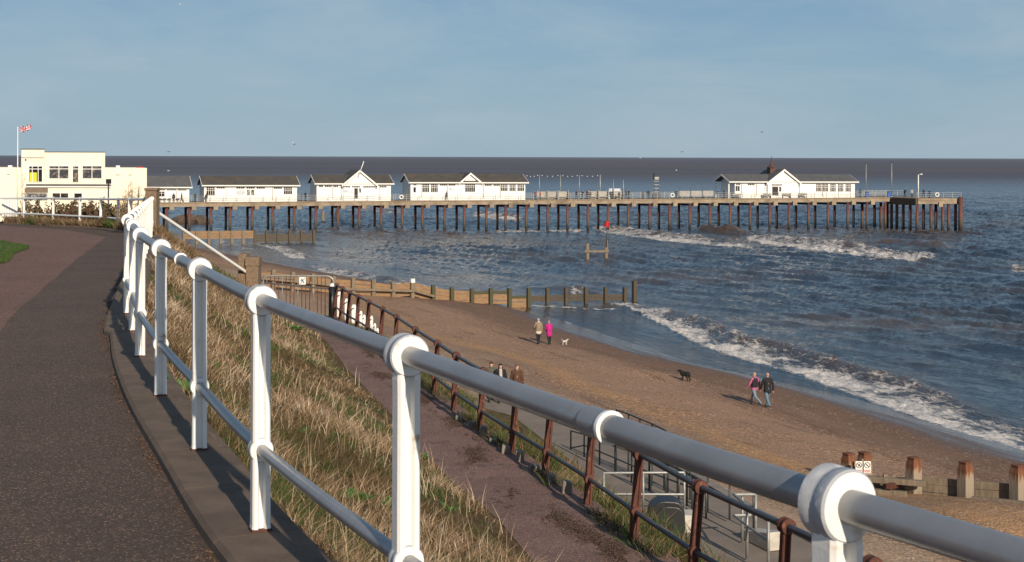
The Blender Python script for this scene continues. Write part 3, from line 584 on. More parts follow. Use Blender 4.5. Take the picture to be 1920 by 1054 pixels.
# pillars and stair handrail
g = Vector((-10.83, 41.9, float(promz(41.9)))); P1 = thing('pillar', 'tall brown pebbled concrete pillar where the near white railing ends', 'pillar', g)
part(MB().box(g.x-.20, g.x+.14, g.y-.2, g.y+.2, g.z-1.2, g.z+1.30), 'shaft', 'concpillar', P1, .02); part(MB().box(g.x-.23, g.x+.17, g.y-.23, g.y+.23, g.z+1.30, g.z+1.39), 'cap', 'concpillar', P1, .03)
q = PD(470, 541, 46.5); q.z -= .5; P2 = thing('pillar', 'stepped brown concrete pillar at the foot of the white stair handrail', 'pillar', q)
part(MB().box(q.x-.36, q.x-.08, q.y-.3, q.y+.35, q.z-.6, q.z+1.62), 'shaft', 'concpillar', P2, .02); part(MB().box(q.x-.075, q.x+.34, q.y-.42, q.y+.2, q.z-.6, q.z+1.47), 'shaft', 'concpillar', P2, .02)
part(MB().box(q.x-.10, q.x+.365, q.y-.45, q.y+.23, q.z+1.22, q.z+1.52), 'cap', 'concpillar', P2, .03)
a, b_ = PD(298, 404, 42.2), PD(463, 514, 46.2); H1 = thing('handrail', 'long sloping white handrail running down the bank between the two pillars', 'handrail', (a+b_)/2)
part(MB().tube([a, b_], .05, 12), 'rail', 'white', H1)
mb = MB()
for k in range(16): 
    t = k/15; c = a.lerp(b_, t)+Vector((.2, .6, -1.15)); mb.box(c.x-.25, c.x+.35, c.y-.3, c.y+1.2, c.z-.5, c.z)
tag(part(mb, 'steps', 'conc', None) if False else mb.build('steps', 'kerb'), kind='structure')

# ------------------------------------------------------------------ rusty railing beside the ramp
RX = [(2300, 1350, 3.42), (1800, 1128, 3.46), (1638, 1055, 3.48), (1476.6, 983, 3.50), (1314, 911, 3.53), (1201, 850, 3.56), (1112, 800, 3.61), (1035, 759, 3.66), (970, 728, 3.70), (908, 697, 3.75), (857, 668, 3.78), (822, 645, 3.82), (780, 619, 3.87), (745, 596, 3.92), (719, 581, 3.96), (693, 568, 4.0), (673, 558, 4.04), (657, 551, 4.07), (643, 543, 4.1), (632, 537, 4.13)]
RR_ = []
for px, py, dr in RX: k = (py-hz(px))/dr; RR_.append(Vector(((px-960)/k, F/k, ZC-dr)))
R3 = thing('railing', 'rust-red iron railing with dark pipes along the sunken ramp', 'railing', RR_[6]-Vector((0, 0, 1.05)))
tp, lw = [], []
for i, c in enumerate(RR_):
    d = RR_[min(i+1, len(RR_)-1)]-RR_[max(i-1, 0)]; ln = Vector((.075, 0, 0)); ln = ln*(.7+.6*((i*37) % 10)/10)
    a, b_ = make_post(R3, c-Vector((0, 0, 1.05))-ln, d, hT=1.05, hL=.36, wd=.10, dp=.085, rT=.078, rL=.066, m='rust', lean=ln, tT=.055, simple=i > 9); tp.append(a); lw.append(b_)
part(MB().tube(tp, .033, 12), 'top_rail', 'darkpipe', R3); part(MB().tube(lw, .028, 12), 'lower_rail', 'darkpipe', R3)
# concrete stumps along the ramp edge
mbs = []
for i, (px, py) in enumerate(((862, 790), (886, 805), (908, 818), (926, 833), (950, 851), (976, 866), (1005, 884), (1035, 906), (1065, 925))):
    d = 24.0
    for _ in range(25): 
        x = (px-960)/F*d; z = float(zr(d)); d = F*(ZC-z-.02)/(py-hz(px))
    h = .10+.04*((i*7) % 3); x = (px-960)/F*d; s_ = .078
    m_ = MB().xprism([(x-s_, z-.1), (x+s_, z-.1), (x+s_*.9, z+h), (x-s_*.75, z+h+.03)], d-.07, d+.07)
    names = ['topmost', 'second', 'third', 'fourth', 'fifth', 'sixth', 'seventh', 'eighth', 'lowest']
    tag(m_.build('stone_block', 'conc', None, (x, d, z), .015), 'small concrete stump at the weedy ramp edge, %s of the row by the rusty posts' % names[i], 'block', 'concrete stumps along the ramp edge')
# gate
def gp(px, py, d=45.6): return PD(px, py, d)
G = thing('gate', 'rusted grey bar gate with rounded corners closing the end of the ramp', 'gate', gp(560, 600))
def arcp(c, r, a0, a1, n=6): return [(c[0]+r*math.cos(math.radians(a0+(a1-a0)*k/n)), c[1]+r*math.sin(math.radians(a0+(a1-a0)*k/n))) for k in range(n+1)]
out = [(494, 590)]+arcp((506, 532), 12, 180, 270)+arcp((614, 532), 12, 270, 360)+[(626, 595)]
part(MB().tube([gp(*p) for p in out]+[gp(626, 596), gp(494, 591), gp(494, 590)], .026, 8), 'frame', 'galv', G)
part(MB().obox(gp(494, 533.5), gp(626, 545), .03, .05), 'cross_bar', 'darkpipe', G)
for k in range(17): x = 501+k*7.3; part(MB().tube([gp(x, 521+(5 if k in (0, 16) else 0)), gp(x, 591+k*.25)], .013, 6), 'bar', 'rust' if k % 4 else 'galv', G)
S = thing('notice', 'small white notice with blue marks wired to the bar gate', 'notice', gp(568, 529, 45.5))
part(MB().xprism([(gp(x, y, 45.5).x, gp(x, y, 45.5).z) for x, y in ((562, 522), (574, 522), (574, 536), (562, 536))], 45.48, 45.52), 'panel', 'signwhite', S)
mb = MB()
for a_, b_ in (((564, 534), (572, 524)), ((566, 525), (571, 533)), ((564.5, 529), (567, 527))): mb.obox(gp(*a_, 45.465), gp(*b_, 45.465), .02, .02)
part(mb, 'blue_marks', 'bluesign', S)
g = gp(628, 596, 45.4); GP = thing('gate_post', 'black gate post beside the end of the rusty railing', 'post', g)
part(MB().tube([gp(623.5, 604, 45.4), gp(623.5, 539, 45.4)], .09, 10), 'shaft', 'black', GP); part(MB().ball(gp(623.5, 538, 45.4), .09), 'cap', 'white', GP)
# white posts stepping down to the lower promenade
wl = ['tallest', 'second', 'third', 'fourth', 'fifth', 'sixth', 'seventh', 'eighth', 'lowest']
for i, (px, yt, yb, d) in enumerate(((638, 549, 602, 46.5), (652, 562, 606, 46.6), (665, 573, 608, 46.7), (678, 585, 619, 46.9), (684, 592, 620, 47.2), (690, 594, 624, 47.5), (698, 594, 626, 47.8), (704, 608, 630, 48.1), (709, 617, 632, 48.4))):
    a, b_ = PD(px, yb, d), PD(px, yt, d); W = MB(); h5 = .075 if i < 3 else .045; W.prism([(a.x-h5, d-.07), (a.x+h5, d-.07), (a.x+h5, d+.07), (a.x-h5, d+.07)], min(a.z, float(H(a.x, d)))-.3, b_.z-.05); W.prism([(a.x-h5*.7, d-.05), (a.x+h5*.7, d-.05), (a.x+h5*.7, d+.05), (a.x-h5*.7, d+.05)], b_.z-.05, b_.z)
    t_ = thing('stair_post', 'white square post seen behind the rusty railing, %s of the descending flight' % wl[i], 'post', (a.x, d, a.z), 'white posts beside the flight of steps'); part(W, 'shaft', 'white', t_)
    part(MB().obox((a.x-.16, d-.09, b_.z-.22), (a.x+.0, d-.09, b_.z-.10), .03, .03), 'bracket', 'black', t_)

# ------------------------------------------------------------------ lower promenade rails, bin, base blocks
def line_rail(name, label, tops_, bots, m, mids=None, r=.028, rm=None):
    T = thing(name, label, 'handrail', (tops_[0]+tops_[-1])/2)
    part(MB().tube(tops_, r, 8), 'top_rail', m, T)
    if mids: part(MB().tube(mids, r*.9, 8), 'middle_rail', m, T)
    for a_, b__ in zip(tops_, bots): part(MB().tube([a_, b__], r, 8), 'post', m, T)
    return T
dd = [(1072, 807, 843), (1097, 814, 856), (1126, 823, 871), (1155, 832, 886), (1186, 842, 903), (1219, 852, 919), (1254, 863, 932), (1290, 875, 947), (1329, 887, 959), (1370, 899, 972), (1415, 912, 988)]
def prd(px, yb): p = PT(px, yb, 3.62); return p
bt = [prd(x, b_) for x, t_, b_ in dd]; tpz = [Vector((p.x, p.y, ZC-(t_-hz(x))*p.y/F)) for p, (x, t_, b_) in zip(bt, dd)]
line_rail('handrail', 'long dark green handrail standing on the grey lower promenade', tpz, bt, 'darkrail', [a_.lerp(b_, .48 if i else .9) for i, (a_, b_) in enumerate(zip(tpz, bt))])
ff = [(1157, 767, 792), (1180, 775, 800), (1201, 784, 809), (1224, 793, 818), (1247, 804, 830), (1272, 826, 852), (1296, 840, 866)]
bt = [PD(x, b_, 46-i*.6) for i, (x, t_, b_) in enumerate(ff)]; tt_ = [PD(x, t_, 46-i*.6) for i, (x, t_, b_) in enumerate(ff)]
for p in bt: p.z = float(H(p.x, p.y))-.1
line_rail('handrail', 'short dark handrail at the shingle edge above the long green one', tt_, bt, 'darkrail', [a_.lerp(b_, .4) for a_, b_ in zip(tt_, bt)])
ff = [(1222, 853, 872), (1250, 866, 885), (1275, 878, 898), (1300, 889, 911), (1326, 903, 925)]
bt = [PD(x, b_, 43-i*.7) for i, (x, t_, b_) in enumerate(ff)]; tt_ = [PD(x, t_, 43-i*.7) for i, (x, t_, b_) in enumerate(ff)]
for p in bt: p.z = float(H(p.x, p.y))-.1
line_rail('handrail', 'low dark stair rail in front of dark pebbles below the long white rail', tt_, bt, 'darkrail', None)
gg = [(1134, 886, 945), (1208, 885, 960), (1285, 884, 959)]
bt = [PT(x, b_, 3.75 if i else 3.7) for i, (x, t_, b_) in enumerate(gg)]; bt[0].y = bt[1].y+.1; bt[0].x = (1134-960)/F*bt[0].y; bt[0].z = 3.6
tt_ = [Vector((p.x, p.y, ZC-(t_-hz(x))*p.y/F)) for p, (x, t_, b_) in zip(bt, gg)]; md = [Vector((p.x, p.y, ZC-(926-hz(960))*p.y/F)) for p in bt]
line_rail('handrail', 'pale galvanised guard rail behind the black bin on the lower promenade', tt_, bt, 'galv', md, .035)
pb = lambda x, y, d: PD(x, y, d)
tt_ = [pb(1378, 924, 37.5), pb(1394, 922, 37.9), pb(1419, 925, 37.6)]; b2 = [pb(1394, 1001, 37.9), pb(1419, 990, 37.6)]
T = thing('handrail', 'galvanised bent handrail around the ramp at the lower promenade edge', 'handrail', b2[0])
part(MB().tube([pb(1418, 924, 37.6), pb(1378, 925, 37.4), pb(1403, 946, 36.0), pb(1443, 974, 34.8)], .04, 8), 'top_rail', 'galv', T)
part(MB().tube([pb(1410, 963, 37.5), pb(1378, 964, 37.4), pb(1403, 983, 36.0), pb(1443, 1012, 34.8)], .035, 8), 'middle_rail', 'galv', T)
for (x, t_, b_, d) in ((1394, 920, 1001, 37.6), (1403, 944, 1012, 36.0), (1419, 924, 992, 37.6), (1443, 972, 1033, 34.8)): part(MB().tube([pb(x, t_, d), Vector((pb(x, t_, d).x, d, 3.58))], .04, 8), 'post', 'galv', T)
a = PT(1392, 1003, 3.6); b_ = PT(1443, 1028, 3.6)
Q = MB(); Q.add([(a.x, a.y, 3.55), (b_.x, b_.y, 3.55), (b_.x+.5, b_.y+.2, 3.55), (a.x+.5, a.y+.2, 3.55), (a.x, a.y, 3.78), (b_.x, b_.y, 4.05), (b_.x+.5, b_.y+.2, 4.05), (a.x+.5, a.y+.2, 3.78)], [(3, 2, 1, 0), (4, 5, 6, 7), (0, 1, 5, 4), (1, 2, 6, 5), (2, 3, 7, 6), (3, 0, 4, 7)])
tag(Q.build('plinth', 'concpale', None, (a.x, a.y, 3.6), .02), 'pale wedge-shaped concrete plinth under the bent galvanised handrail', 'plinth')
a = PT(1283, 988, 3.6); tag(MB().box(a.x-.34, a.x+.32, a.y-.2, a.y+.5, 3.5, 4.0).build('plinth', 'concpale', None, (a.x, a.y, 3.6), .02), 'square pale concrete plinth just right of the black bin', 'plinth')
c = PT(1246, 1012, 3.6); B = thing('grit_bin', 'black plastic bin with a domed lid on the lower promenade', 'bin', c)
prof = [(-.30, 0), (-.34, .62)]+[(.0-.34*math.cos(math.radians(a_)), .62+.34*math.sin(math.radians(a_))) for a_ in range(10, 91, 16)]+[(.20+.24*math.sin(math.radians(a_)), .68+.27*math.cos(math.radians(a_))) for a_ in range(10, 100, 20)]+[(.46, .35), (.40, 0)]
prof = [(x*1.22, z*1.2) for x, z in prof]; mb = MB(); mb.xprism([(c.x+x, c.z+z) for x, z in prof], c.y-.36, c.y+.36); part(mb, 'body', 'black', B, .03)
ph = [(x*.82+.07, z*.86+.02) for x, z in prof]; part(MB().xprism([(c.x+x, c.z+z) for x, z in ph], c.y-.40, c.y-.355), 'end_panel', mat('grey_black_plastic', (.020, .020, .021), rough=.4), B, .015)

# ------------------------------------------------------------------ groynes
def groyne(name, label, P0, P1, pxs, plank, postw=.30, planks=None, cap=False):
    pass
A, Bq = Vector((-20.2, 117, 0)), Vector((11.9, 135, 0)); GR = thing('groyne', 'middle timber groyne of stout posts and orange planks running into the surf', 'groyne', Vector((-4, 126, 1)))
def on_line(px, A, B):
    k = (px-960)/F; d = B-A; t = (k*A.y-A.x)/(d.x-k*d.y); return A+d*t
gd = (Bq-A).normalized(); gn = Vector((-gd.y, gd.x, 0))
mid = [(476, 507), (511.6, 508), (548, 512), (585.6, 515), (624, 520), (661, 522), (699, 525), (736, 529), (772, 524), (811, 535), (846, 539), (883.6, 541), (919, 540), (954, 540), (990, 539), (1025, 539), (1060, 538), (1097, 537), (1134, 537), (1170, 537), (1188, 525)]
pts = []
for i, (px, yt) in enumerate(mid):
    p = on_line(px, A, Bq); z1 = ZC-(yt-hz(px))*p.y/F; z0 = float(zbeach(p.x, p.y))-1.2; m = 'woodgrey' if i < 5 else ('woodgreen' if 8 < i < 15 else 'wooddark' if i > 14 else 'woodgrey')
    k = .17 if i < 20 else .2; q = p-gn*.22; pts.append((p, z1))
    po = part(MB().prism([(q.x+sx*k*gd.x-sy*k*gd.y, q.y+sx*k*gd.y+sy*k*gd.x) for sx, sy in ((-1, -1), (1, -1), (1, 1), (-1, 1))], z0, z1), 'post', m, GR, .03)
    if i == 8: part(MB().prism([(q.x+sx*.18*gd.x-sy*.18*gd.y, q.y+sx*.18*gd.y+sy*.18*gd.x) for sx, sy in ((-1, -1), (1, -1), (1, 1), (-1, 1))], z1-.32, z1+.02), 'white_cap', 'white', po)
for i in range(len(pts)-2):
    (p, za), (q, zb_) = pts[i], pts[i+1]; low = .40 if i < 13 else .85; m = 'wood' if i < 11 else ('woodgreen' if i < 14 else 'wooddark')
    for k in range(4 if i < 14 else 2):
        z1 = za-low-.30*k-.02; z2 = zb_-low-.30*k-.02; j = random.uniform(-.03, .03)
        b_ = MB(); b_.obox(p+Vector((0, 0, z1+j))+gd*.02, q+Vector((0, 0, z2+j))-gd*.02, .09, .285); part(b_, 'plank', 'wood' if (k and i < 14) else m, GR, .015)
for (i, j, dz) in ((0, 4, .62), (4, 8, .95), (8, 9, .9)):
    p, q = pts[i], pts[j]; part(MB().obox(p[0]-gn*.48+Vector((0, 0, p[1]-dz-.1)), q[0]-gn*.48+Vector((0, 0, q[1]-dz-.1)), .16, .20), 'waler', 'woodgrey', GR, .02)
part(MB().obox(pts[0][0]-gn*.48+Vector((0, 0, pts[0][1]-.5)), pts[2][0]-gn*.48+Vector((.0, 0, pts[2][1]-.55)), .16, .2), 'waler', 'woodgrey', GR, .02)
# far groyne
A, Bq = Vector((-52, 218, 0)), Vector((-31.2, 227, 0)); gd = (Bq-A).normalized(); gn = Vector((-gd.y, gd.x, 0))
GF = thing('groyne', 'low far groyne of weathered planks in front of the pier legs', 'groyne', Vector((-42, 222, 0)))
pts = []
for i, px in enumerate((345, 369, 392, 413.5, 435, 456, 478, 500, 521, 543, 565, 588)):
    p = on_line(px, A, Bq); yt = 437-4*i/11.; z1 = ZC-(yt-hz(px))*p.y/F; q = p-gn*.22; k = .2; pts.append((p, z1))
    part(MB().prism([(q.x+sx*k*gd.x-sy*k*gd.y, q.y+sx*k*gd.y+sy*k*gd.x) for sx, sy in ((-1, -1), (1, -1), (1, 1), (-1, 1))], -1, z1), 'post', 'woodgrey' if i < 6 else 'wooddark', GF)
for i in range(len(pts)-1):
    (p, za), (q, zb_) = pts[i], pts[i+1]
    for k in range(3): lo_ = (.25 if i < 6 else .85)+.42*k; part(MB().obox(p+Vector((0, 0, za-lo_)), q+Vector((0, 0, zb_-lo_)), .1, .38), 'plank', 'wood' if i < 6 else 'wooddark', GF)
# near right groyne
GN = thing('groyne', 'near groyne of rust-headed grey posts half buried in sand', 'groyne', onground(14, 50))
A, Bq = Vector((10.9, 51.5, 0)), Vector((17.6, 47.2, 0)); gd = (Bq-A).normalized(); gn = Vector((-gd.y, gd.x, 0)); pn = []
for i, (px, yt, off) in enumerate(((1593, 845, 0), (1622.5, 843, .9), (1715, 852, 0), (1812, 859.5, 0), (1910, 865, 0), (2012, 872, 0))):
    p = on_line(px, A+gn*off, Bq+gn*off); z1 = ZC-(yt-hz(px))*p.y/F; pn.append((p, z1)); k = .20; v = []; ang = .52
    ca, sa = math.cos(ang), math.sin(ang); mb = MB()
    for z, s_ in ((z1-2.6, 1.03), (z1-.26, 1.0), (z1-.10, .80), (z1-.06, .74), (z1-.055, .86), (z1, .82)): v += [(p.x+(sx*ca-sy*sa)*k*s_, p.y+(sx*sa+sy*ca)*k*s_, z) for sx, sy in ((-1, -1), (1, -1), (1, 1), (-1, 1))]
    mb.add(v, [(a_*4+j, a_*4+(j+1) % 4, a_*4+4+(j+1) % 4, a_*4+4+j) for a_ in range(5) for j in range(4)]+[(20, 21, 22, 23)])
    o = mb.build('post', 'cappost', None, (p.x, p.y, z1-1.15), .012); o.parent = GN; o.location = Vector((p.x, p.y, z1-1.15))-wloc(GN)
for i in (2, 3, 4):
    (p, za), (q, zb_) = pn[i], pn[i+1]
    for k in range(3): part(MB().obox(p+gn*.26+Vector((0, 0, za-.86-.27*k+random.uniform(-.02, .02))), q+gn*.26+Vector((0, 0, zb_-.86-.27*k)), .09, .262), 'plank', 'woodgrey', GN, .012)
(p, za), (q, zb_) = pn[0], pn[2]
for k, dz in enumerate((.95, 1.22)): part(MB().obox(p+gn*.26+Vector((0, 0, za-dz)), q+gn*.26+Vector((0, 0, zb_-dz)), .09, .25), 'plank', 'woodgrey', GN, .012)
part(MB().obox(PD(1612, 893, 49.6), PD(1737, 902, 48.6), .22, .20), 'waler', 'woodgrey', GN, .02); part(MB().obox(PD(1600, 914, 49.2), PD(1702, 922, 48.4), .22, .18), 'waler', 'woodgrey', GN, .02)
part(MB().obox(PD(1825, 931, 47.6), PD(1960, 944, 46.0), .22, .22), 'waler', 'woodgrey', GN, .02)
part(MB().obox(PD(1668, 908, 48.5), PD(1688, 903, 49.6), .2, .2), 'strut', 'rust', GN, .02); part(MB().obox(PD(1662, 884, 49.7), PD(1663, 925, 49.7), .16, .16), 'strut', 'woodgrey', GN)
p = pn[1][0]-gn*.05; part(MB().tube([PD(1619, 856, 49.9), PD(1619, 905, 49.9)], .05, 8), 'sign_stake', 'woodgrey', GN)
for i, (px, lab) in enumerate(((1612.3, 'white warning sign with a barred diver in a ring, left one on the groyne'), (1627.7, 'white warning sign with a plain barred ring, right one on the groyne'))):
    c = PD(px, 872, 49.75); s_ = c.y/F; T = thing('warning_sign', lab, 'sign', c, 'signs on the near groyne'); hw, hh = 6.6*s_, 11.2*s_
    part(MB().box(c.x-hw, c.x+hw, c.y-.012, c.y+.012, c.z-hh, c.z+hh), 'panel', 'signwhite', T, .008)
    rr_ = 5.0*s_; cc = Vector((c.x, c.y-.02, c.z+4.0*s_)); mb = MB(); ring = [cc+Vector((rr_*math.cos(a_), 0, rr_*math.sin(a_))) for a_ in np.linspace(0, 2*math.pi, 29)]; mb.tube(ring, .011, 6, False); mb.obox(cc+Vector((-rr_*.7, 0, rr_*.7)), cc+Vector((rr_*.7, 0, -rr_*.7)), .02, .02)
    if i == 0: mb.obox(cc+Vector((-rr_*.35, -.004, -rr_*.45)), cc+Vector((rr_*.15, -.004, rr_*.2)), .018, .022); mb.ball(cc+Vector((rr_*.25, -.004, rr_*.35)), .018, n=8); mb.obox(cc+Vector((rr_*.0, -.004, rr_*.0)), cc+Vector((rr_*.5, -.004, -rr_*.1)), .014, .014)
    else: mb.obox(cc+Vector((-rr_*.45, -.004, rr_*.1)), cc+Vector((rr_*.35, -.004, rr_*.05)), .014, .018)
    part(mb, 'ring', 'signblack', T)
    part(MB().box(c.x-5.1*s_, c.x+5.1*s_, c.y-.018, c.y-.012, c.z-9.4*s_, c.z-4.6*s_), 'red_block', 'signred', T)
    mb = MB()
    for rz_ in (-6.2, -7.8):
        x = -4.3
        while x < 4.0: wd_ = random.uniform(.5, .9); mb.box(c.x+x*s_, c.x+(x+wd_)*s_, c.y-.022, c.y-.018, c.z+(rz_-.5)*s_, c.z+(rz_+.5)*s_); x += wd_+.35
    part(mb, 'lettering', 'signwhite', T)
# marker beacon in the water
T = thing('beacon', 'two weathered timber piles in the sea carrying a pole with a red topmark', 'beacon', PT(1120, 485, 0)); d = 190
for px, yt in ((1102, 456), (1137, 449)): a, b_ = PD(px, 492, d), PD(px, yt, d); part(MB().tube([a-Vector((0, 0, .8)), b_], [.27, .24], 8), 'pile', 'woodgrey', T)
part(MB().obox(PD(1097, 470.5, d-.3), PD(1142, 470, d-.3), .2, .3), 'cross_beam', 'woodgrey', T); part(MB().tube([PD(1137.5, 462, d-.35), PD(1138.5, 420, d-.35)], .075, 8), 'pole', 'darkpipe', T)
part(MB().tube([PD(1104, 462, d), PD(1138, 444, d-.3)], .025, 5), 'stay', 'darkpipe', T)
c = PD(1138.5, 419, d-.35); part(MB().lathe(c, Vector((.25, -.1, 1)), [(-.40, .33), (-.38, .37), (.36, .37), (.40, .33)], 14), 'topmark', 'red', T)
# old stumps standing behind the pier
for px, yt, yb, lab in ((606, 397, 418, 'pale broken timber stump behind the pier legs'), (632, 395, 417, 'dark timber stump close beside a pier leg')):
    p = PT(px, yb, 0); zt = ZC-(yt-hz(px))*p.y/F; tag(MB().tube([p-Vector((0, 0, 1)), Vector((p.x, p.y, zt-.5)), Vector((p.x+.05, p.y, zt))], [.42, .36, .16], 8).build('stump', 'woodgrey' if px == 606 else 'wooddark', None, p), lab, 'stump')
# ------------------------------------------------------------------ the pier
LD, LX = 256.0, -65.0; TH = math.radians(7); UX, UY = math.cos(TH), math.sin(TH); VX, VY = -.371, .928; KZ = (6.33-5.34)/155.6
PL0 = 155.6
def dz_(a): return 5.34+KZ*a
def pa(px, w_=0.):
    k = (px-960)/F; return (k*(LD+w_*VY)-LX-w_*VX)/(UX-k*UY)
def PP(a, w_, z): return Vector((LX+a*UX+w_*VX, LD+a*UY+w_*VY, z))
def PZ(px, py, w_=0.): a = pa(px, w_); d = LD+a*UY+w_*VY; return ZC-(py-hz(px))*d/F
FR = lambda p: PP(p.x, p.y, p.z)           # (along, across, height) -> world
PIER = thing('pier', 'long wooden pier on rust-red legs reaching far out to sea', 'pier', PP(75, 2, 0))
aL, aH = pa(270), pa(1667); WD = 7.0
def seg(mb, a0, a1, w0, w1, t0, t1):      # a slab that follows the rising deck
    return mb.add([(a0, w0, dz_(a0)+t0), (a1, w0, dz_(a1)+t0), (a1, w1, dz_(a1)+t0), (a0, w1, dz_(a0)+t0), (a0, w0, dz_(a0)+t1), (a1, w0, dz_(a1)+t1), (a1, w1, dz_(a1)+t1), (a0, w1, dz_(a0)+t1)],
                  [(3, 2, 1, 0), (4, 5, 6, 7), (0, 1, 5, 4), (1, 2, 6, 5), (2, 3, 7, 6), (3, 0, 4, 7)])
mb = MB(FR); seg(mb, aL-14, aH+9, 0.02, WD, -.12, 0); part(mb, 'deck', 'decktop', PIER)
mb = MB(FR); seg(mb, aL-14, aH, -.02, .0, -.16, .02); seg(mb, aL-14, aH, -.20, -.02, -.82, -.20); a = aL
while a < aH: mb.box(a, a+.22, -.26, -.2, dz_(a)-.22, dz_(a)-.06); a += .98
part(mb, 'edge_beam', 'deckc', PIER)
mb = MB(FR); seg(mb, aL-14, aH, -.24, -.02, -.20, -.09); part(mb, 'deck_lip', 'woodgrey', PIER)
bra = [282, 321.6, 363.3, 404, 439.7, 481, 520, 560, 600.7]+[601+39.3*k for k in range(1, 11)]
bra = [282, 321.6, 363.3, 404, 439.7, 481, 520, 560, 600.5, 642.3, 682, 723, 762.5, 800.5, 842.5, 879, 920.5, 956.5, 995.5, 1035.5, 1072.5, 1111, 1148.5, 1186.5, 1226.5, 1264, 1302, 1339.5, 1377.5, 1415, 1451.7, 1488, 1524.5, 1561, 1598, 1634]
npile = 0
for px in bra:
    a = pa(px); z = dz_(a); part(MB(FR).box(a-.42, a+.42, -.62, .3, z-1.40, z-.62), 'beam_end', 'deckc', PIER, .03)
    part(MB(FR).box(a-.35, a+.35, .3, 6.2, z-1.40, z-1.03), 'cross_beam', 'wooddark', PIER)
    for w_, dx in ((.25, -.75), (4.6, -.75)):
        r = .25; p0 = PP(a+dx, w_, -2.0); p1 = PP(a+dx, w_, z-1.03); part(MB().tube([p0, p1], r, 9), 'pile', 'pile', PIER)
# head of the pier: a platform standing forward of the deck line
hw0 = -8.0; h0, h1 = pa(1720, hw0), pa(1803, hw0); zt = dz_(aH+3)
mb = MB(FR); mb.box(h0, h1, hw0, 9.0, zt-.30, zt-.0); part(mb, 'head_deck', 'decktop', PIER)
mb = MB(FR); mb.box(h0-.02, h1+.02, hw0-.25, hw0-.01, zt-1.05, zt-.42); mb.box(h0-.02, h1+.02, hw0-.3, hw0-.01, zt-.40, zt+.02); part(mb, 'head_front_beam', 'deckc', PIER)
mb = MB(FR); mb.box(h0-.3, h0-.03, hw0, 1.0, zt-1.35, zt+.0); mb.box(h1+.03, h1+.3, hw0, 9, zt-1.2, zt); part(mb, 'head_side_beam', 'wooddark', PIER)
part(MB(FR).box(pa(1761, hw0)-.4, pa(1761, hw0)+.4, hw0-.6, hw0-.26, zt-1.6, zt-.7), 'beam_end', 'deckc', PIER)
for px, w_ in ((1720, -7.6), (1732, -5.5), (1746, -7.6), (1755, -4), (1768, -7.5), (1779, -7.6), (1792, -7.4), (1694, -3.5), (1707, -5.6), (1682, -1.4), (1672, 0.2), (1660, .2), (1652, 2.5), (1640, 3.6), (1617, 2.8), (1664, 5.5)):
    a = pa(px, w_); part(MB().tube([PP(a, w_, -2), PP(a, w_, zt-1.1)], .29, 9), 'pile', 'pile', PIER)
a = pa(1801.5, hw0-.8); part(MB().tube([PP(a, hw0-.8, -2), PP(a, hw0-.8, zt+.35)], .40, 10), 'fender_pile', 'pile', PIER)
def pier_rail(a0, a1, w_, zf, step, n3=True):
    mb = MB(FR); n = max(1, int(round((a1-a0)/step)))
    for k in range(n+1): a = a0+(a1-a0)*k/n; z = zf(a); mb.box(a-.035, a+.035, w_-.035, w_+.035, z, z+1.15)
    for h in (1.13, .78, .42):
        for k in range(n): b0, b1 = a0+(a1-a0)*k/n, a0+(a1-a0)*(k+1)/n; mb.add([(b0, w_-.02, zf(b0)+h-.022), (b1, w_-.02, zf(b1)+h-.022), (b1, w_+.02, zf(b1)+h-.022), (b0, w_+.02, zf(b0)+h-.022), (b0, w_-.02, zf(b0)+h+.022), (b1, w_-.02, zf(b1)+h+.022), (b1, w_+.02, zf(b1)+h+.022), (b0, w_+.02, zf(b0)+h+.022)], [(3, 2, 1, 0), (4, 5, 6, 7), (0, 1, 5, 4), (1, 2, 6, 5), (2, 3, 7, 6), (3, 0, 4, 7)])
    return part(mb, 'deck_railing', 'galv', PIER)
pier_rail(aL, h0-1, .12, dz_, 2.4); pier_rail(aL, aH+4, WD-.15, dz_, 2.4); pier_rail(h0, h1, hw0+.1, lambda a: zt, 1.9); pier_rail(h0, h1, 8.9, lambda a: zt, 1.9)

# ------------------------------------------------------------------ pavilions on the pier
FW = 1.35                                  # front walls stand this far behind the deck edge
def win_group(root, x0, x1, y0, y1, cols, rows=(1,), name='window', w_=None, m='frame'):
    w_ = FW if w_ is None else w_
    a0, a1 = pa(x0, w_), pa(x1, w_); zt_, zb_ = PZ((x0+x1)/2, y0, w_), PZ((x0+x1)/2, y1, w_); fr = MB(FR); gl = MB(FR); t = .06
    for k in range(cols+1): a = a0+(a1-a0)*k/cols; fr.box(a-t/2, a+t/2, w_-.07, w_+.02, zb_, zt_)
    zz = [zt_]; tot = sum(rows)
    for r_ in rows: zz.append(zz[-1]-(zt_-zb_)*r_/tot)
    for z in zz:
        for k in range(cols): b0, b1 = a0+(a1-a0)*k/cols+t/2, a0+(a1-a0)*(k+1)/cols-t/2; fr.box(b0, b1, w_-.07, w_+.02, z-t/2, z+t/2)
    for k in range(cols):
        for i in range(len(rows)): gl.box(a0+(a1-a0)*k/cols+t/2, a0+(a1-a0)*(k+1)/cols-t/2, w_-.02, w_+.03, zz[i+1]+t/2, zz[i]-t/2)
    f = part(fr, name, m, root); part(gl, 'pane', 'glass', f)
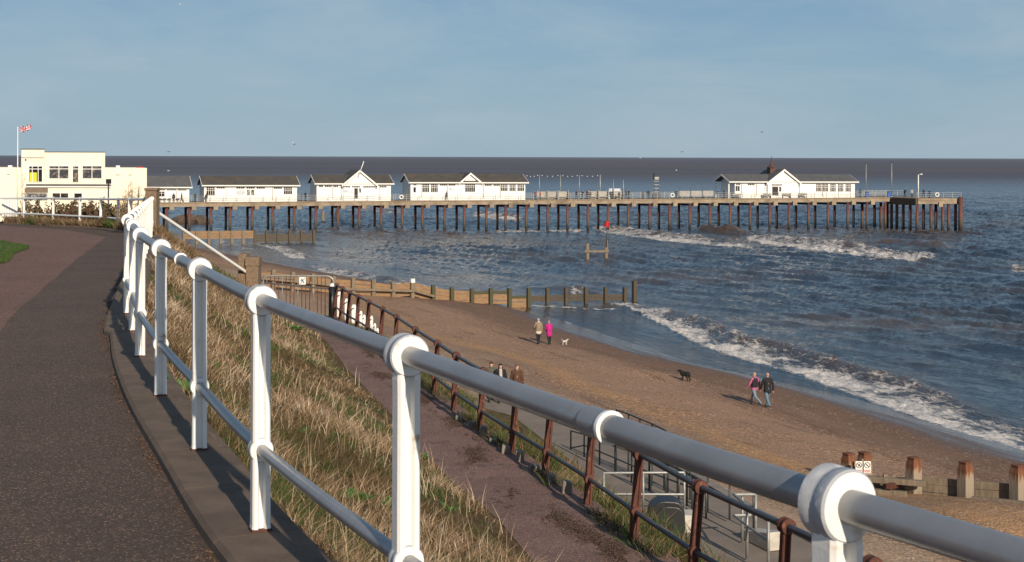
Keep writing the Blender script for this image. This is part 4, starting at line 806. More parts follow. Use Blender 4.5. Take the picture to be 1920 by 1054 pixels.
def pavilion(name, label, x0, x1, ye, yr, yb, gable=None, over=(6, 4), depth=5.2, roof='roof', porch=0, left=.45):
    a0, a1 = pa(x0, FW), pa(x1, FW); zb_ = dz_((a0+a1)/2)-.03; ze = PZ((x0+x1)/2, ye, FW)-.02; wr = FW+depth/2; zrg = PZ((x0+x1)/2, yr, wr)-.12; k_e = .55/(depth/2); ze = (PZ((x0+x1)/2, ye, FW-.55)+.11+k_e*zrg)/(1+k_e)
    T = thing(name, label, 'pavilion', PP((a0+a1)/2, FW+depth/2, zb_)); wall = MB(FR); ws = a0+porch
    wall.add([(ws, FW, zb_), (a1, FW, zb_), (a1, FW, ze), (ws, FW, ze), (ws, FW+depth, zb_), (a1, FW+depth, zb_), (a1, FW+depth, ze), (ws, FW+depth, ze), (ws, wr, zrg-.12), (a1, wr, zrg-.12)],
             [(0, 1, 2, 3), (5, 4, 7, 6), (1, 5, 6, 9, 2), (4, 0, 3, 8, 7)]); part(wall, 'wall', 'whitewall', T)
    rf = MB(FR); o0, o1 = a0-left, a1+.45; sl = (zrg-ze)/(depth/2); ov = .55; zl = ze-ov*sl; th = .14
    for sgn in (-1, 1):
        wf = wr+sgn*(depth/2+ov); v = [(o0, wf, zl), (o1, wf, zl), (o1, wr, zrg), (o0, wr, zrg)]; rf.add(v+[(x, y, z+th) for x, y, z in v], [(0, 1, 2, 3), (7, 6, 5, 4), (0, 4, 5, 1), (1, 5, 6, 2), (3, 7, 4, 0), (2, 6, 7, 3)])
    part(rf, 'roof', roof, T)
    bb = MB(FR)
    for o, s_ in ((o0, -1), (o1, 1)):
        for sgn in (-1, 1): wf = wr+sgn*(depth/2+ov); v = [(o, wf, zl-.16), (o, wr, zrg-.16), (o, wr, zrg+th-.02), (o, wf, zl+th-.02)]; bb.add(v+[(x+s_*.06, y, z) for x, y, z in v], [(0, 1, 2, 3), (7, 6, 5, 4), (0, 4, 5, 1), (1, 5, 6, 2), (3, 7, 4, 0), (2, 6, 7, 3)])
    bb.box(o0, o1, wr-depth/2-ov-.09, wr-depth/2-ov-.005, zl-.10, zl+.12); part(bb, 'barge_board', 'frame', T)
    if gable:
        g0, gx, g1, gy, gb, fwd = gable; wf = FW-fwd; ga, gm, gc = pa(g0, wf), pa(gx, wf), pa(g1, wf); zg0 = PZ(g0, gb, wf); zg1 = PZ(gx, gy, wf)
        zg1r = zg1; back = wr+depth/2+ov; gw = MB(FR); c0, c1 = ga+.42, gc-.42
        gw.add([(c0, wf, zb_), (c1, wf, zb_), (c1, wf, zg0), (gm, wf, zg1-.12), (c0, wf, zg0), (c0, FW+1, zb_), (c1, FW+1, zb_), (c1, FW+1, zg0), (gm, FW+1, zg1-.12), (c0, FW+1, zg0)],
               [(0, 1, 2, 3, 4), (1, 6, 7, 2), (5, 0, 4, 9), (6, 5, 9, 8, 7)] if fwd > .02 else [(0, 1, 2, 3, 4), (6, 5, 9, 8, 7), (1, 6, 7, 2), (5, 0, 4, 9)]); part(gw, 'gable_wall', 'whitewall', T)
        rf = MB(FR)
        for e in (ga, gc): v = [(e, wf-.35, zg0-.05), (gm, wf-.35, zg1), (gm, back, zg1), (e, back, zg0-.05)]; rf.add(v+[(x, y, z+th) for x, y, z in v], [(0, 1, 2, 3), (7, 6, 5, 4), (0, 4, 5, 1), (1, 5, 6, 2), (3, 7, 4, 0), (2, 6, 7, 3)])
        part(rf, 'gable_roof', roof, T); bb = MB(FR)
        for e in (ga, gc): v = [(e, wf-.37, zg0-.28), (gm, wf-.37, zg1-.22), (gm, wf-.37, zg1+th+.03), (e, wf-.37, zg0+th-.02)]; bb.add(v+[(x, y-.07, z) for x, y, z in v], [(0, 1, 2, 3), (7, 6, 5, 4), (0, 4, 5, 1), (1, 5, 6, 2), (3, 7, 4, 0), (2, 6, 7, 3)])
        part(bb, 'gable_board', 'frame', T)
    return T
def clere(T, x0, x1, y, n, w_=None): win_group(T, x0, x1, y-1.5, y+1.9, n, (1,), 'high_window', w_)
def pipes(T, xs, y0, y1):
    for x in xs: a = pa(x, FW); part(MB(FR).box(a-.05, a+.05, FW-.12, FW-.02, PZ(x, y1, FW), PZ(x, y0, FW)), 'drainpipe', 'greybench', T)
def poster(T, x0, x1, y0, y1, m, name='poster', w_=None): w_ = FW if w_ is None else w_; part(MB(FR).box(pa(x0, w_), pa(x1, w_), w_-.06, w_-.005, PZ(x0, y1, w_), PZ(x0, y0, w_)), name, m, T)
MT['paleprint'] = mat('pale_print', (.62, .64, .66), (.40, .43, .48), sc=4, rough=.7); MT['darkprint'] = mat('dark_print', (.05, .05, .055), (.35, .34, .33), sc=3, rough=.7, lo=.45, hi=.6)
# hut at the root
T = pavilion('pavilion', 'small white hut with a dark slate roof at the pier root beside the cream building', 268, 355, 357, 334, 383, roof='roofgrey')
for x0, x1, n in ((292, 310, 7), (313, 330, 7), (333, 350, 7)): clere(T, x0, x1, 359.5, n)
win_group(T, 297, 309, 363, 373, 2, (1, 2)); pipes(T, (331,), 358, 382)
T = pavilion('pavilion', 'long white pavilion with a mossy roof and two poster boards', 383, 557, 352.5, 333, 380)
for x0, x1, n in ((406, 422, 4), (443, 459, 4), (462, 478, 4), (481, 497, 4), (513, 529, 4)): clere(T, x0, x1, 355.2, n)
win_group(T, 387, 403, 354, 370, 4, (1, 1, 2.6)); win_group(T, 532, 548, 354, 367, 4, (1, 1, 2.2)); pipes(T, (424, 511), 353, 379)
poster(T, 443, 459, 360, 368, 'paleprint'); poster(T, 463, 469, 359, 369, 'darkprint'); poster(T, 471, 477, 359, 369, 'darkprint')
T = pavilion('pavilion', 'white pavilion with a broad gabled porch and a leaning flagpole on its gable', 594, 733, 348, 330, 376, gable=(640, 674, 708, 322, 350, .5))
for x0, x1, n in ((598, 606, 2), (609, 622, 4), (625, 634, 3), (712, 725, 4)): clere(T, x0, x1, 351.5, n)
for x0, x1, n in ((643, 657, 5), (660, 675, 5), (681, 707, 8)): clere(T, x0, x1, 351.8, n, FW-.5)
poster(T, 664.5, 671, 355, 373.5, 'dark', 'door', FW-.5); poster(T, 673.5, 677, 355, 363, 'darkprint', 'poster', FW-.5); poster(T, 658, 662, 360, 364, 'paleprint', 'poster', FW-.5); poster(T, 645, 654, 358, 363, 'paleprint', 'poster', FW-.5); pipes(T, (624, 640, 711), 349, 375)
FP = thing('flagpole', 'thin white pole leaning out of the gable of the middle pavilion', 'flagpole', PP(pa(673), FW-.9, PZ(674, 345))); part(MB().tube([PP(pa(673), FW-.95, PZ(673, 334)), PP(pa(681), FW-1.6, PZ(681, 306))], .07, 6), 'shaft', 'white', FP); part(MB().ball(PP(pa(681), FW-1.6, PZ(681, 305.5)), .13, n=8), 'finial', 'white', FP)
T = pavilion('pavilion', 'longest white pavilion with many tall windows and a small central gable', 770, 985, 344.5, 326.5, 373, gable=(859, 881.5, 905, 326, 345, .02))
for x0, x1, n in ((775, 781, 2), (825, 838, 4), (841, 854, 4), (909, 922, 4), (925, 937, 4)): clere(T, x0, x1, 347.3, n)
for x0, x1, n in ((792, 805, 4), (808, 821, 4), (939, 952, 4), (955, 967, 4), (970, 983, 4)): win_group(T, x0, x1, 346, 361.5 if x0 < 900 else 358.5, n, (1, 1, 2.6))
win_group(T, 775, 780, 352, 362, 1); win_group(T, 872, 891, 345.5, 360.5, 5, (1, 1.1, 3.2), w_=FW-.02); poster(T, 842, 853, 352, 358, 'paleprint'); pipes(T, (791, 839, 907, 938), 345, 371)
T = pavilion('pavilion', 'white pavilion near the pier head with a spire, broad gable and open left porch', 1378, 1603, 339.3, 323.5, 365, gable=(1436, 1469, 1501, 315.5, 341, .5), roof='roofgrey', left=1.35)
for x0, x1, n in ((1380, 1388, 3), (1402, 1415, 4)): clere(T, x0, x1, 343, n)
for x0, x1, n in ((1447, 1466, 8), ): clere(T, x0, x1, 343.5, n, FW-.5)
win_group(T, 1379, 1387, 346, 356, 2)
for x0 in (1530, 1542.5, 1556.5, 1571, 1585): win_group(T, x0, x0+10.5, 341, 355.5, 4, (1, 1, 2.2))
poster(T, 1448, 1459, 347, 363, 'dark', 'door', FW-.5); poster(T, 1461, 1465, 347, 356, 'darkprint', 'poster', FW-.5); poster(T, 1433, 1444, 347, 355, 'paleprint'); pipes(T, (1390, 1418, 1499, 1542), 341, 364)
a = pa(1367, FW); z0 = dz_(a)
for w_ in (FW+.1, FW+5.0): part(MB(FR).box(a-.1, a+.1, w_-.1, w_+.1, z0, PZ(1366, 338, FW)), 'porch_post', 'frame', T)
a = pa(1447, FW+2.6); zr_ = PZ(1447, 316, FW+2.6); mb = MB(FR); mb.box(a-.62, a+.62, FW+2.0, FW+3.2, zr_-.7, zr_+.55)
sp = part(mb, 'spire', 'rust' if False else mat('spire_lead', (.10, .045, .038), (.07, .04, .035), sc=2, rough=.7), T)
mb = MB(); c = PP(a, FW+2.6, zr_); mb.lathe(c, (0, 0, 1), [(.5, .95), (.62, .9), (.9, .5), (1.3, .26), (1.9, .13), (2.7, .05), (2.75, .01)], 8); part(mb, 'cone', sp.data.materials[0], sp)
# low sheds glimpsed, deck furniture
def pp(px, w_, dz=0): a = pa(px, w_); return PP(a, w_, dz_(a)+dz)
def bench_proto(c):
    T = thing('shelter_bench', 'x', 'bench', c); b = lambda x0, x1, y0, y1, z0, z1: MB().box(c.x+x0, c.x+x1, c.y+y0, c.y+y1, c.z+z0, c.z+z1)
    part(b(-.9, .9, -.1, .45, .42, .50), 'seat', 'greybench', T); part(b(-.9, .9, .46, .54, .0, 1.5), 'back', 'greybench', T)
    for s_ in (-1, 1): part(MB().add([(c.x+s_*.95, c.y-.4, c.z), (c.x+s_*.95, c.y+.5, c.z), (c.x+s_*.95, c.y+.5, c.z+1.75), (c.x+s_*.95, c.y+.1, c.z+1.75), (c.x+s_*.95, c.y-.4, c.z+.9)]+[(c.x+s_*.87, c.y+q_[0], c.z+q_[1]) for q_ in ((-.4, 0), (.5, 0), (.5, 1.75), (.1, 1.75), (-.4, .9))], [(0, 1, 2, 3, 4), (9, 8, 7, 6, 5)]+[(i, (i+1) % 5, (i+1) % 5+5, i+5) for i in range(5)]), 'side_panel', 'greybench', T)
    return T
bp = None; bl = ['beside the gabled pavilion', 'left of the second light pole', 'just right of the second light pole', 'near the tallest light pole', 'just left of the dark-clad group', 'right end']
for i, (px, w_) in enumerate(((1017, 2.2), (1037, 2.2), (1057, 2.2), (1113, 2.2), (1132, 2.2), (1160, 2.4))):
    c = pp(px, w_); o = bp if i == 0 and bp else None
    if bp is None: bp = o = bench_proto(c)
    else: o = copy_tree(bp)
    o.location = c; tag(o, 'high-backed grey shelter bench on the pier deck, %s in the row' % ['leftmost', 'second from left', 'third from left', 'fourth', 'fifth', 'rightmost'][i], None, 'grey shelter benches on the open pier')
b2 = None
for i, px in enumerate((1284, 1306, 1328)):
    c = pp(px, 2.5)
    if b2 is None:
        b2 = thing('long_bench', 'x', 'bench', c); B_ = lambda x0, x1, y0, y1, z0, z1: MB().box(c.x+x0, c.x+x1, c.y+y0, c.y+y1, c.z+z0, c.z+z1)
        part(B_(-.95, .95, -.45, .1, .42, .5), 'seat', 'greybench', b2); part(B_(-1.02, 1.02, .12, .2, .5, 1.45), 'back', 'greybench', b2)
        for s_ in (-.85, .85): part(B_(s_-.06, s_+.06, -.4, .1, 0, .42), 'leg', 'wooddark', b2)
        part(B_(-1.1, -1.0, .1, .25, 0, 2.5), 'end_pole', 'darkpipe', b2); o = b2
    else: o = copy_tree(b2)
    o.location = c; tag(o, 'low grey bench with tall end pole near the spired pavilion, %s of three' % ['left', 'middle', 'right'][i], None, 'grey benches near the spired pavilion')
b3 = None
for i, px in enumerate((1382, 1438, 1475, 1505)):
    c = pp(px, .75)
    if b3 is None:
        b3 = thing('deck_bench', 'x', 'bench', c); B_ = lambda x0, x1, y0, y1, z0, z1: MB().box(c.x+x0, c.x+x1, c.y+y0, c.y+y1, c.z+z0, c.z+z1)
        part(B_(-.85, .85, -.2, .25, .40, .47), 'seat', 'greybench', b3); part(B_(-.85, .85, -.27, -.21, .55, .95), 'back', 'greybench', b3)
        for s_ in (-.75, .75): part(B_(s_-.05, s_+.05, -.27, .22, 0, .40), 'leg', 'darkpipe', b3)
        o = b3
    else: o = copy_tree(b3)
    o.location = c; tag(o, ['small deck bench under the open porch of the spired pavilion', 'small deck bench left of the door of the spired pavilion', 'small deck bench right of the door of the spired pavilion', 'small deck bench under the blank wall of the spired pavilion'][i], None, 'small benches against the spired pavilion')
def pole_(px, y0, label, lamp=None, r=.06, w_=3.0, m='galv'):
    c = pp(px, w_); zt_ = PZ(px, y0, w_); T = thing('light_pole', label, 'pole', c); part(MB().tube([c, Vector((c.x, c.y, zt_))], r, 6), 'shaft', m, T); part(MB().box(c.x-.14, c.x+.14, c.y-.14, c.y+.14, c.z, c.z+.12), 'base', m, T)
    if lamp == 'arm': part(MB().tube([Vector((c.x, c.y, zt_)), Vector((c.x+.4, c.y-.2, zt_+.15))], .05, 6), 'arm', m, T); part(MB().ball(Vector((c.x+.5, c.y-.25, zt_+.1)), .28, .2, .14, 8), 'lamp_head', 'white', T)
    if lamp == 'cap': part(MB().ball(Vector((c.x, c.y, zt_+.05)), .17, n=8), 'lamp_head', 'darkpipe', T)
    return Vector((c.x, c.y, zt_))
tops = [pole_(1011.5, 327, 'first string-light pole right of the longest pavilion', r=.075), pole_(1051, 327, 'string-light pole behind the third grey shelter bench', r=.075), pole_(1086.5, 327, 'string-light pole standing by the dark-clad group', r=.075), pole_(1125.5, 326.5, 'last string-light pole, thickest of the four', r=.12)]
st = PP(pa(985, 3), 3, PZ(985, 328, 3)); pts = [st]+tops; cord = MB(); bulbs = MB()
for a_, b_ in zip(pts[:-1], pts[1:]):
    q_ = [a_.lerp(b_, k/8)-Vector((0, 0, .28*4*(k/8)*(1-k/8))) for k in range(9)]; cord.tube(q_, .02, 4, False)
    for k in range(1, 8, 2): bulbs.ball(q_[k]-Vector((0, 0, .07)), .09, n=6)
T = thing('string_lights', 'string of pale bulbs hung between the pier poles', 'string lights', pts[2]); part(cord, 'cord', 'darkpipe', T); part(bulbs, 'bulbs', 'white', T)
pole_(1150.5, 336, 'bare pole left of the people by the pier rail', r=.07); pole_(1169, 336, 'bare pole left of two dark figures on the pier', r=.09)
pole_(1624, 302, 'slim lamp post over the blue bin by the spired pavilion', 'cap', .08); pole_(1672, 301, 'tall slim lamp post where the pier head begins', 'cap', .09); pole_(1722, 323, 'white lamp post with a curved arm on the pier head', 'arm', .10, -2, 'white')
for px, lab in ((1626, 'blue litter bin at the end of the spired pavilion'), (1667, 'blue litter bin at the step of the pier head')):
    c = pp(px, .6); T = thing('litter_bin', lab, 'bin', c, 'blue bins on the pier'); part(MB().prism([(c.x-.3, c.y-.3), (c.x+.3, c.y-.3), (c.x+.3, c.y+.3), (c.x-.3, c.y+.3)], c.z, c.z+.95), 'body', 'blue', T, .04); part(MB().lathe(c+Vector((0, 0, .96)), (0, 0, 1), [(0, .36), (.08, .36), (.22, .18)], 10), 'lid', 'blue', T)
lb = None
for px, w_, lab in ((753, .0, 'white lifebuoy on the rail left of the longest pavilion'), (1261, .0, 'white lifebuoy on the rail right of the dark sculpture'), (1757, hw0, 'white lifebuoy on the pier head rail')):
    a = pa(px, w_); c = PP(a, w_, (zt if w_ < -1 else dz_(a))+.72); T = thing('lifebuoy', lab, 'lifebuoy', c, 'lifebuoys along the pier rail'); ring = [c+Vector((.33*math.cos(t), -.12, .33*math.sin(t))) for t in np.linspace(0, 2*math.pi, 21)]
    part(MB().tube(ring, .10, 8, False), 'ring', 'white', T); part(MB().box(c.x-.05, c.x+.05, c.y-.02, c.y+.06, c.z-.7, c.z+.1), 'bracket', 'darkpipe', T)
c = pp(1231, 3); T = thing('sculpture', 'dark metal clock sculpture with a stacked frame standing on the pier', 'sculpture', c); zt_ = PZ(1231, 329, 3)
for sx in (-.45, .45): part(MB().tube([c+Vector((sx, 0, 0)), Vector((c.x+sx*.8, c.y, zt_))], .07, 6), 'leg', 'darkpipe', T)
mb = MB()
for k in range(5): z = c.z+(zt_-c.z)*(.3+.16*k); mb.box(c.x-.5, c.x+.5, c.y-.2, c.y+.2, z-.06, z+.06)
part(mb, 'shelf', 'galv', T); part(MB().box(c.x-.35, c.x+.45, c.y-.25, c.y+.25, zt_-.65, zt_-.1), 'clock_box', 'greybench', T); part(MB().box(c.x-.75, c.x+.75, c.y-.5, c.y+.5, c.z, c.z+1.0), 'tank', 'darkpipe', T, .1)
mb = MB(); mb.tube([Vector((c.x-.55, c.y, zt_-.6)), Vector((c.x-.5, c.y, zt_+.35))], [.16, .14], 8); mb.ball(Vector((c.x-.48, c.y, zt_+.5)), .15, n=8); part(mb, 'figure', 'black', T)
# low windbreak panels on deck
c = pp(1153, 3.4); tag(MB().box(c.x-1.1, c.x+1.1, c.y-.05, c.y+.05, c.z, c.z+2.0).build('display_board', 'paleprint', None, c), 'pale display board between the two bare poles on the pier', 'board')

# ------------------------------------------------------------------ cream building at the pier root
BD = 192.0; GZ = 5.2
FB = lambda p: Vector((p.x-.36*(p.y-BD), p.y, p.z))
def bx(px): return (px-960)/F*BD
def bz(px, py): return ZC-(py-hz(px))*BD/F
CB = thing('building', 'cream two-storey seafront building with flat roofs and wide upper windows', 'building', (bx(140), BD+5, GZ))
def cbox(x0, x1, yt, w0, w1, name, m='cream', yb=None): return part(MB(FB).box(bx(x0), bx(x1), BD+w0, BD+w1, GZ-1 if yb is None else bz(x0, yb), bz((x0+x1)/2, yt)), name, m, CB, .03)
cbox(-60, 39.6, 320.5, 1.2, 12, 'wing'); cbox(197.4, 277, 319.5, 1.2, 12, 'wing'); cbox(83.2, 197, 291, 0, 11, 'upper_storey'); cbox(40, 83, 286, -.5, 9, 'stair_tower')
cbox(39.5, 83.5, 284.5, -.62, 9.1, 'coping', 'roofgrey', 286); cbox(83.6, 197.5, 289.6, -.1, 11.1, 'coping', 'roofgrey', 291); part(MB(FB).box(bx(40), bx(83), BD-.56, BD-.5, bz(60, 302), bz(60, 301)), 'moulding', 'roofgrey', CB)
cbox(50, 205, 353, -3.2, -.52, 'terrace', 'cream'); cbox(49, 206, 350.4, -3.4, -.51, 'terrace_roof', 'roofgrey', 352.9); cbox(49, 206, 353.1, -3.45, -3.25, 'fascia', 'frame', 356)
def bwin(x0, x1, y0, y1, vx, hy, w_, name='window', gl='glass'):
    fr, g_ = MB(FB), MB(FB); t = .10; x_ = [x0]+vx+[x1]; y_ = [y0]+hy+[y1]; yy = BD+w_
    for x in x_: fr.box(bx(x)-t/2, bx(x)+t/2, yy-.09, yy-.01, bz(x0, y1), bz(x0, y0))
    for y in y_:
        for a_, b_ in zip(x_[:-1], x_[1:]): fr.box(bx(a_)+t/2, bx(b_)-t/2, yy-.09, yy-.01, bz(x0, y)-t/2, bz(x0, y)+t/2)
    g_.box(bx(x0)+.01, bx(x1)-.01, yy-.05, yy-.012, bz(x0, y1)+.01, bz(x0, y0)-.01); f = part(fr, name, 'frame', CB); part(g_, 'pane', gl, f); return f
MT['glasswarm'] = mat('window_interior_glimpse', (.05, .05, .055), (.26, .20, .15), sc=1.6, rough=.12, lo=.50, hi=.62)
f = bwin(54, 79.5, 317, 347, [60.5, 71.5], [322.5], -.5); part(MB(FB).box(bx(55.5), bx(69), BD-.575, BD-.551, bz(60, 346), bz(60, 329)), 'yellow_display', 'yellow', f)
bwin(92, 129, 316.5, 340.5, [110.5], [322], 0, gl='glasswarm'); bwin(136, 147.5, 316.5, 347.5, [], [322], 0, 'door', 'glasswarm'); bwin(154.5, 191, 316, 340, [172.5], [322], 0, gl='glasswarm')
bwin(97, 127, 366, 378, [112], [], -3.2, 'window'); bwin(137, 152, 366, 380, [], [], -3.2, 'window'); poster_ = part(MB(FB).box(bx(46), bx(89), BD-3.24, BD-3.205, bz(60, 366), bz(60, 357)), 'awning', 'woodgrey', CB); part(MB(FB).box(bx(46), bx(88), BD-3.24, BD-3.205, bz(60, 380), bz(60, 367)), 'shopfront', 'darkprint', CB)
for x, y in ((55, 303+3), ): part(MB(FB).box(bx(46.5), bx(49.5), BD-.58, BD-.5, bz(48, 307), bz(48, 304)), 'vent', 'black', CB)
for x0, x1, y0, y1, m in ((15, 23, 316.5, 321, 'white'), (221, 228, 315.5, 320, 'white'), (261, 272, 317.5, 320, 'red')): part(MB(FB).box(bx(x0), bx(x1), BD+3, BD+4, bz(x0, y1), bz(x0, y0)), 'roof_vent', m, CB)
for x0, x1 in ((218, 226), (242, 249), (13, 19)): part(MB(FB).box(bx(x0), bx(x1), BD+1.12, BD+1.19, bz(x0, 333.5), bz(x0, 332)), 'wall_vent', 'greybench', CB)
FPx = thing('flagpole', 'tall white flagpole against the left side of the cream building', 'flagpole', (bx(38), BD-1, GZ)); part(MB().tube([Vector((bx(38), BD-1, GZ)), Vector((bx(38), BD-1, bz(38, 246)))], [.09, .05], 8), 'shaft', 'white', FPx); part(MB().ball((bx(38), BD-1, bz(38, 245.5)), .1, n=8), 'finial', 'white', FPx)
# flag: navy ground, white saltire and cross, red cross
f0 = Vector((bx(41.5), BD-1, bz(40, 249))); fl = thing('flag', 'red, white and blue flag blowing from the tall white flagpole', 'flag', f0); cols = {'flag_blue': ('fblue', (.03, .05, .22)), 'flag_white': ('fwhite', (.75, .72, .7)), 'flag_red': ('fred', (.50, .03, .05))}
for nm, (k, c_) in cols.items(): MT[k] = mat(nm, c_, rough=.8)
FW_, FH_ = 22*BD/F, 11*BD/F; NX, NY = 60, 30; fac = {'fblue': [], 'fwhite': [], 'fred': []}; V_ = []
for j in range(NY+1):
    for i in range(NX+1): u, v = i/NX, j/NY; V_.append((f0.x+u*FW_, f0.y+.16*math.sin(u*9+v*1.2)*u**.5, f0.z-FH_*.55+v*FH_+.38*u+.10*math.sin(u*8+1)))
for j in range(NY):
    for i in range(NX):
        u, v = (i+.5)/NX*2-1, (j+.5)/NY*2-1; d1 = min(abs(u-v), abs(u+v))*.71; k = 'fred' if abs(u) < .10 or abs(v) < .20 else 'fwhite' if abs(u) < .17 or abs(v) < .34 else 'fred' if d1 < .07 else 'fwhite' if d1 < .19 else 'fblue'; q_ = j*(NX+1)+i; fac[k].append((q_, q_+1, q_+NX+2, q_+NX+1))
for k, nm in (('fblue', 'blue_field'), ('fwhite', 'white_cross'), ('fred', 'red_cross')):
    m_ = MB(); m_.v = [Vector(p) for p in V_]; m_.f = fac[k]; m_.sm = [True]*len(fac[k]); used = sorted({i for f in fac[k] for i in f}); mp2 = {o: n_ for n_, o in enumerate(used)}; m_.v = [Vector(V_[i]) for i in used]; m_.f = [[mp2[i] for i in f] for f in fac[k]]; o = part(m_, nm, k, fl); sd_ = o.modifiers.new('cloth', 'SOLIDIFY'); sd_.thickness = .02
# black board on a pole near the bushes, white seat, notices
c = PD(203.5, 378, 70); T = thing('signboard', 'black square board on a thin pole in front of the cream building', 'sign', (c.x, c.y, float(H(c.x, c.y)))); part(MB().tube([Vector((c.x, 70, float(H(c.x, 70)))), PD(203.5, 345, 70)], .04, 6), 'pole', 'darkpipe', T); a, b_ = PD(199, 349.5, 69.9), PD(208.5, 340.5, 69.9); part(MB().box(a.x, b_.x, 69.85, 69.95, a.z, b_.z), 'board', 'black', T)
a, b_ = PD(6, 400, 64), PD(31, 376, 64); T = thing('white_panel_fence', 'white slatted panel left of the scrub behind the far railing', 'fence', (a.x, 64, a.z)); mb = MB()
for k in range(6): x = a.x+(b_.x-a.x)*k/5; mb.box(x-.05, x+.05, 63.97, 64.03, a.z-.3, b_.z)
part(mb, 'slats', 'white', T)
for z in (a.z+.1, b_.z-.1): part(MB().box(a.x-.05, b_.x+.05, 64.035, 64.09, z-.05, z+.05), 'rail', 'white', T)
a, b_ = PD(233.5, 398, 46.4), PD(246, 388, 46.4); T = thing('notice', 'small white notice low behind the first of the far railing posts', 'notice', (a.x, 46.4, a.z-.6)); part(MB().box(a.x, b_.x, 46.38, 46.42, a.z, b_.z), 'panel', 'signwhite', T); part(MB().box((a.x+b_.x)/2-.03, (a.x+b_.x)/2+.03, 46.425, 46.48, a.z-.9, b_.z), 'stake', 'darkpipe', T)
# rocks under the pier
rng = random.Random(5)
for i in range(26):
    t = i/25; px = 322+75*rng.random()+(i % 3)*2; p = PT(px, 423-rng.random()*7, 0); r = rng.uniform(.55, 1.05)*(1-.4*abs(px-355)/45)
    bm = bmesh.new(); bmesh.ops.create_icosphere(bm, subdivisions=2, radius=1); sx, sy, sz = rng.uniform(.9, 1.5), rng.uniform(.7, 1.2), rng.uniform(.7, 1.15)
    for v in bm.verts: n_ = mnoise.noise(v.co*2.2+Vector((i*7, 0, 0))); v.co = Vector((v.co.x*sx, v.co.y*sy, v.co.z*sz))*r*(1+.55*n_)
    me = bpy.data.meshes.new('rock'); bm.to_mesh(me); bm.free(); me.materials.append(MT['rock']); o = bpy.data.objects.new('rock', me); COL.objects.link(o); o.location = (p.x, p.y, .1+rng.random()*.75*(1-abs(px-358)/48)); tag(o, 'dark boulder heaped in the water behind the left pier legs', 'rock', 'boulders behind the left pier legs')
# ------------------------------------------------------------------ people and animals
def capsule(bm, p, q, r1, r2, n=12):
    p, q = Vector(p), Vector(q)
    for c, r in ((p, r1), (q, r2)): bmesh.ops.create_icosphere(bm, subdivisions=2, radius=r, matrix=Matrix.Translation(c))
    d = q-p
    if d.length > 1e-4: bmesh.ops.create_cone(bm, cap_ends=True, segments=n, radius1=r1, radius2=r2, depth=d.length, matrix=Matrix.Translation((p+q)/2) @ d.to_track_quat('Z', 'Y').to_matrix().to_4x4())
def ell(bm, c, r, rot=None):
    m = Matrix.Translation(Vector(c)) @ (rot or Matrix.Identity(4)) @ Matrix.Diagonal((*r, 1)); bmesh.ops.create_icosphere(bm, subdivisions=2, radius=1, matrix=m)
def melt(name, build, vox, m, parent, smooth=4):
    """union of limbs melted into one continuous surface"""
    bm = bmesh.new(); build(bm); me = bpy.data.meshes.new(name); bm.to_mesh(me); bm.free(); o = bpy.data.objects.new(name, me); COL.objects.link(o)
    r = o.modifiers.new('r', 'REMESH'); r.mode = 'VOXEL'; r.voxel_size = vox; sm = o.modifiers.new('s', 'SMOOTH'); sm.factor = .5; sm.iterations = smooth
    dg = bpy.context.evaluated_depsgraph_get(); nm = bpy.data.meshes.new_from_object(o.evaluated_get(dg)); bpy.data.objects.remove(o); bpy.data.meshes.remove(me)
    nm.name = name; nm.materials.clear(); nm.materials.append(m); nm.polygons.foreach_set('use_smooth', [True]*len(nm.polygons)); o = bpy.data.objects.new(name, nm); COL.objects.link(o); o.parent = parent; return o
def skeleton(h, stride=.0, swing=.0, bend=0, armL=None, armR=None, lean=.0, wide=1.):
    J = {}; V = Vector
    J['pel'] = V((0, 0, .53)); J['chest'] = V((0, lean*.2, .725)); J['neck'] = V((0, lean*.3, .845)); J['head'] = V((0, lean*.36+.012, .93))
    for s, k in ((-1, 'L'), (1, 'R')):
        a = stride*s; hp = V((s*.052, 0, .515)); kn = hp+V((s*.004, math.sin(a)*.245+.012, -math.cos(a)*.24)); b_ = a-(.55 if a < -.05 else .08)*min(1, abs(a)*2.2+.15)
        an = kn+V((0, math.sin(b_)*.245, -math.cos(b_)*.24)); J['hip'+k], J['kn'+k], J['an'+k] = hp, kn, an
        sh = V((s*.106*wide, lean*.24, .808)); arm = armL if k == 'L' else armR; t = -a*swing
        el = sh+V((s*.038, math.sin(t)*.17, -math.cos(t)*.17)); f = t+.30+bend
        wr = el+V((s*-.004, math.sin(f)*.15, -math.cos(f)*.15))
        if arm: el, wr = sh+V(arm[0]), sh+V(arm[1])
        J['sh'+k], J['el'+k], J['wr'+k] = sh, el, wr
    low = min(J['anL'].z, J['anR'].z)-.042
    for k in J: J[k] = (J[k]-V((0, 0, low)))*h
    return J
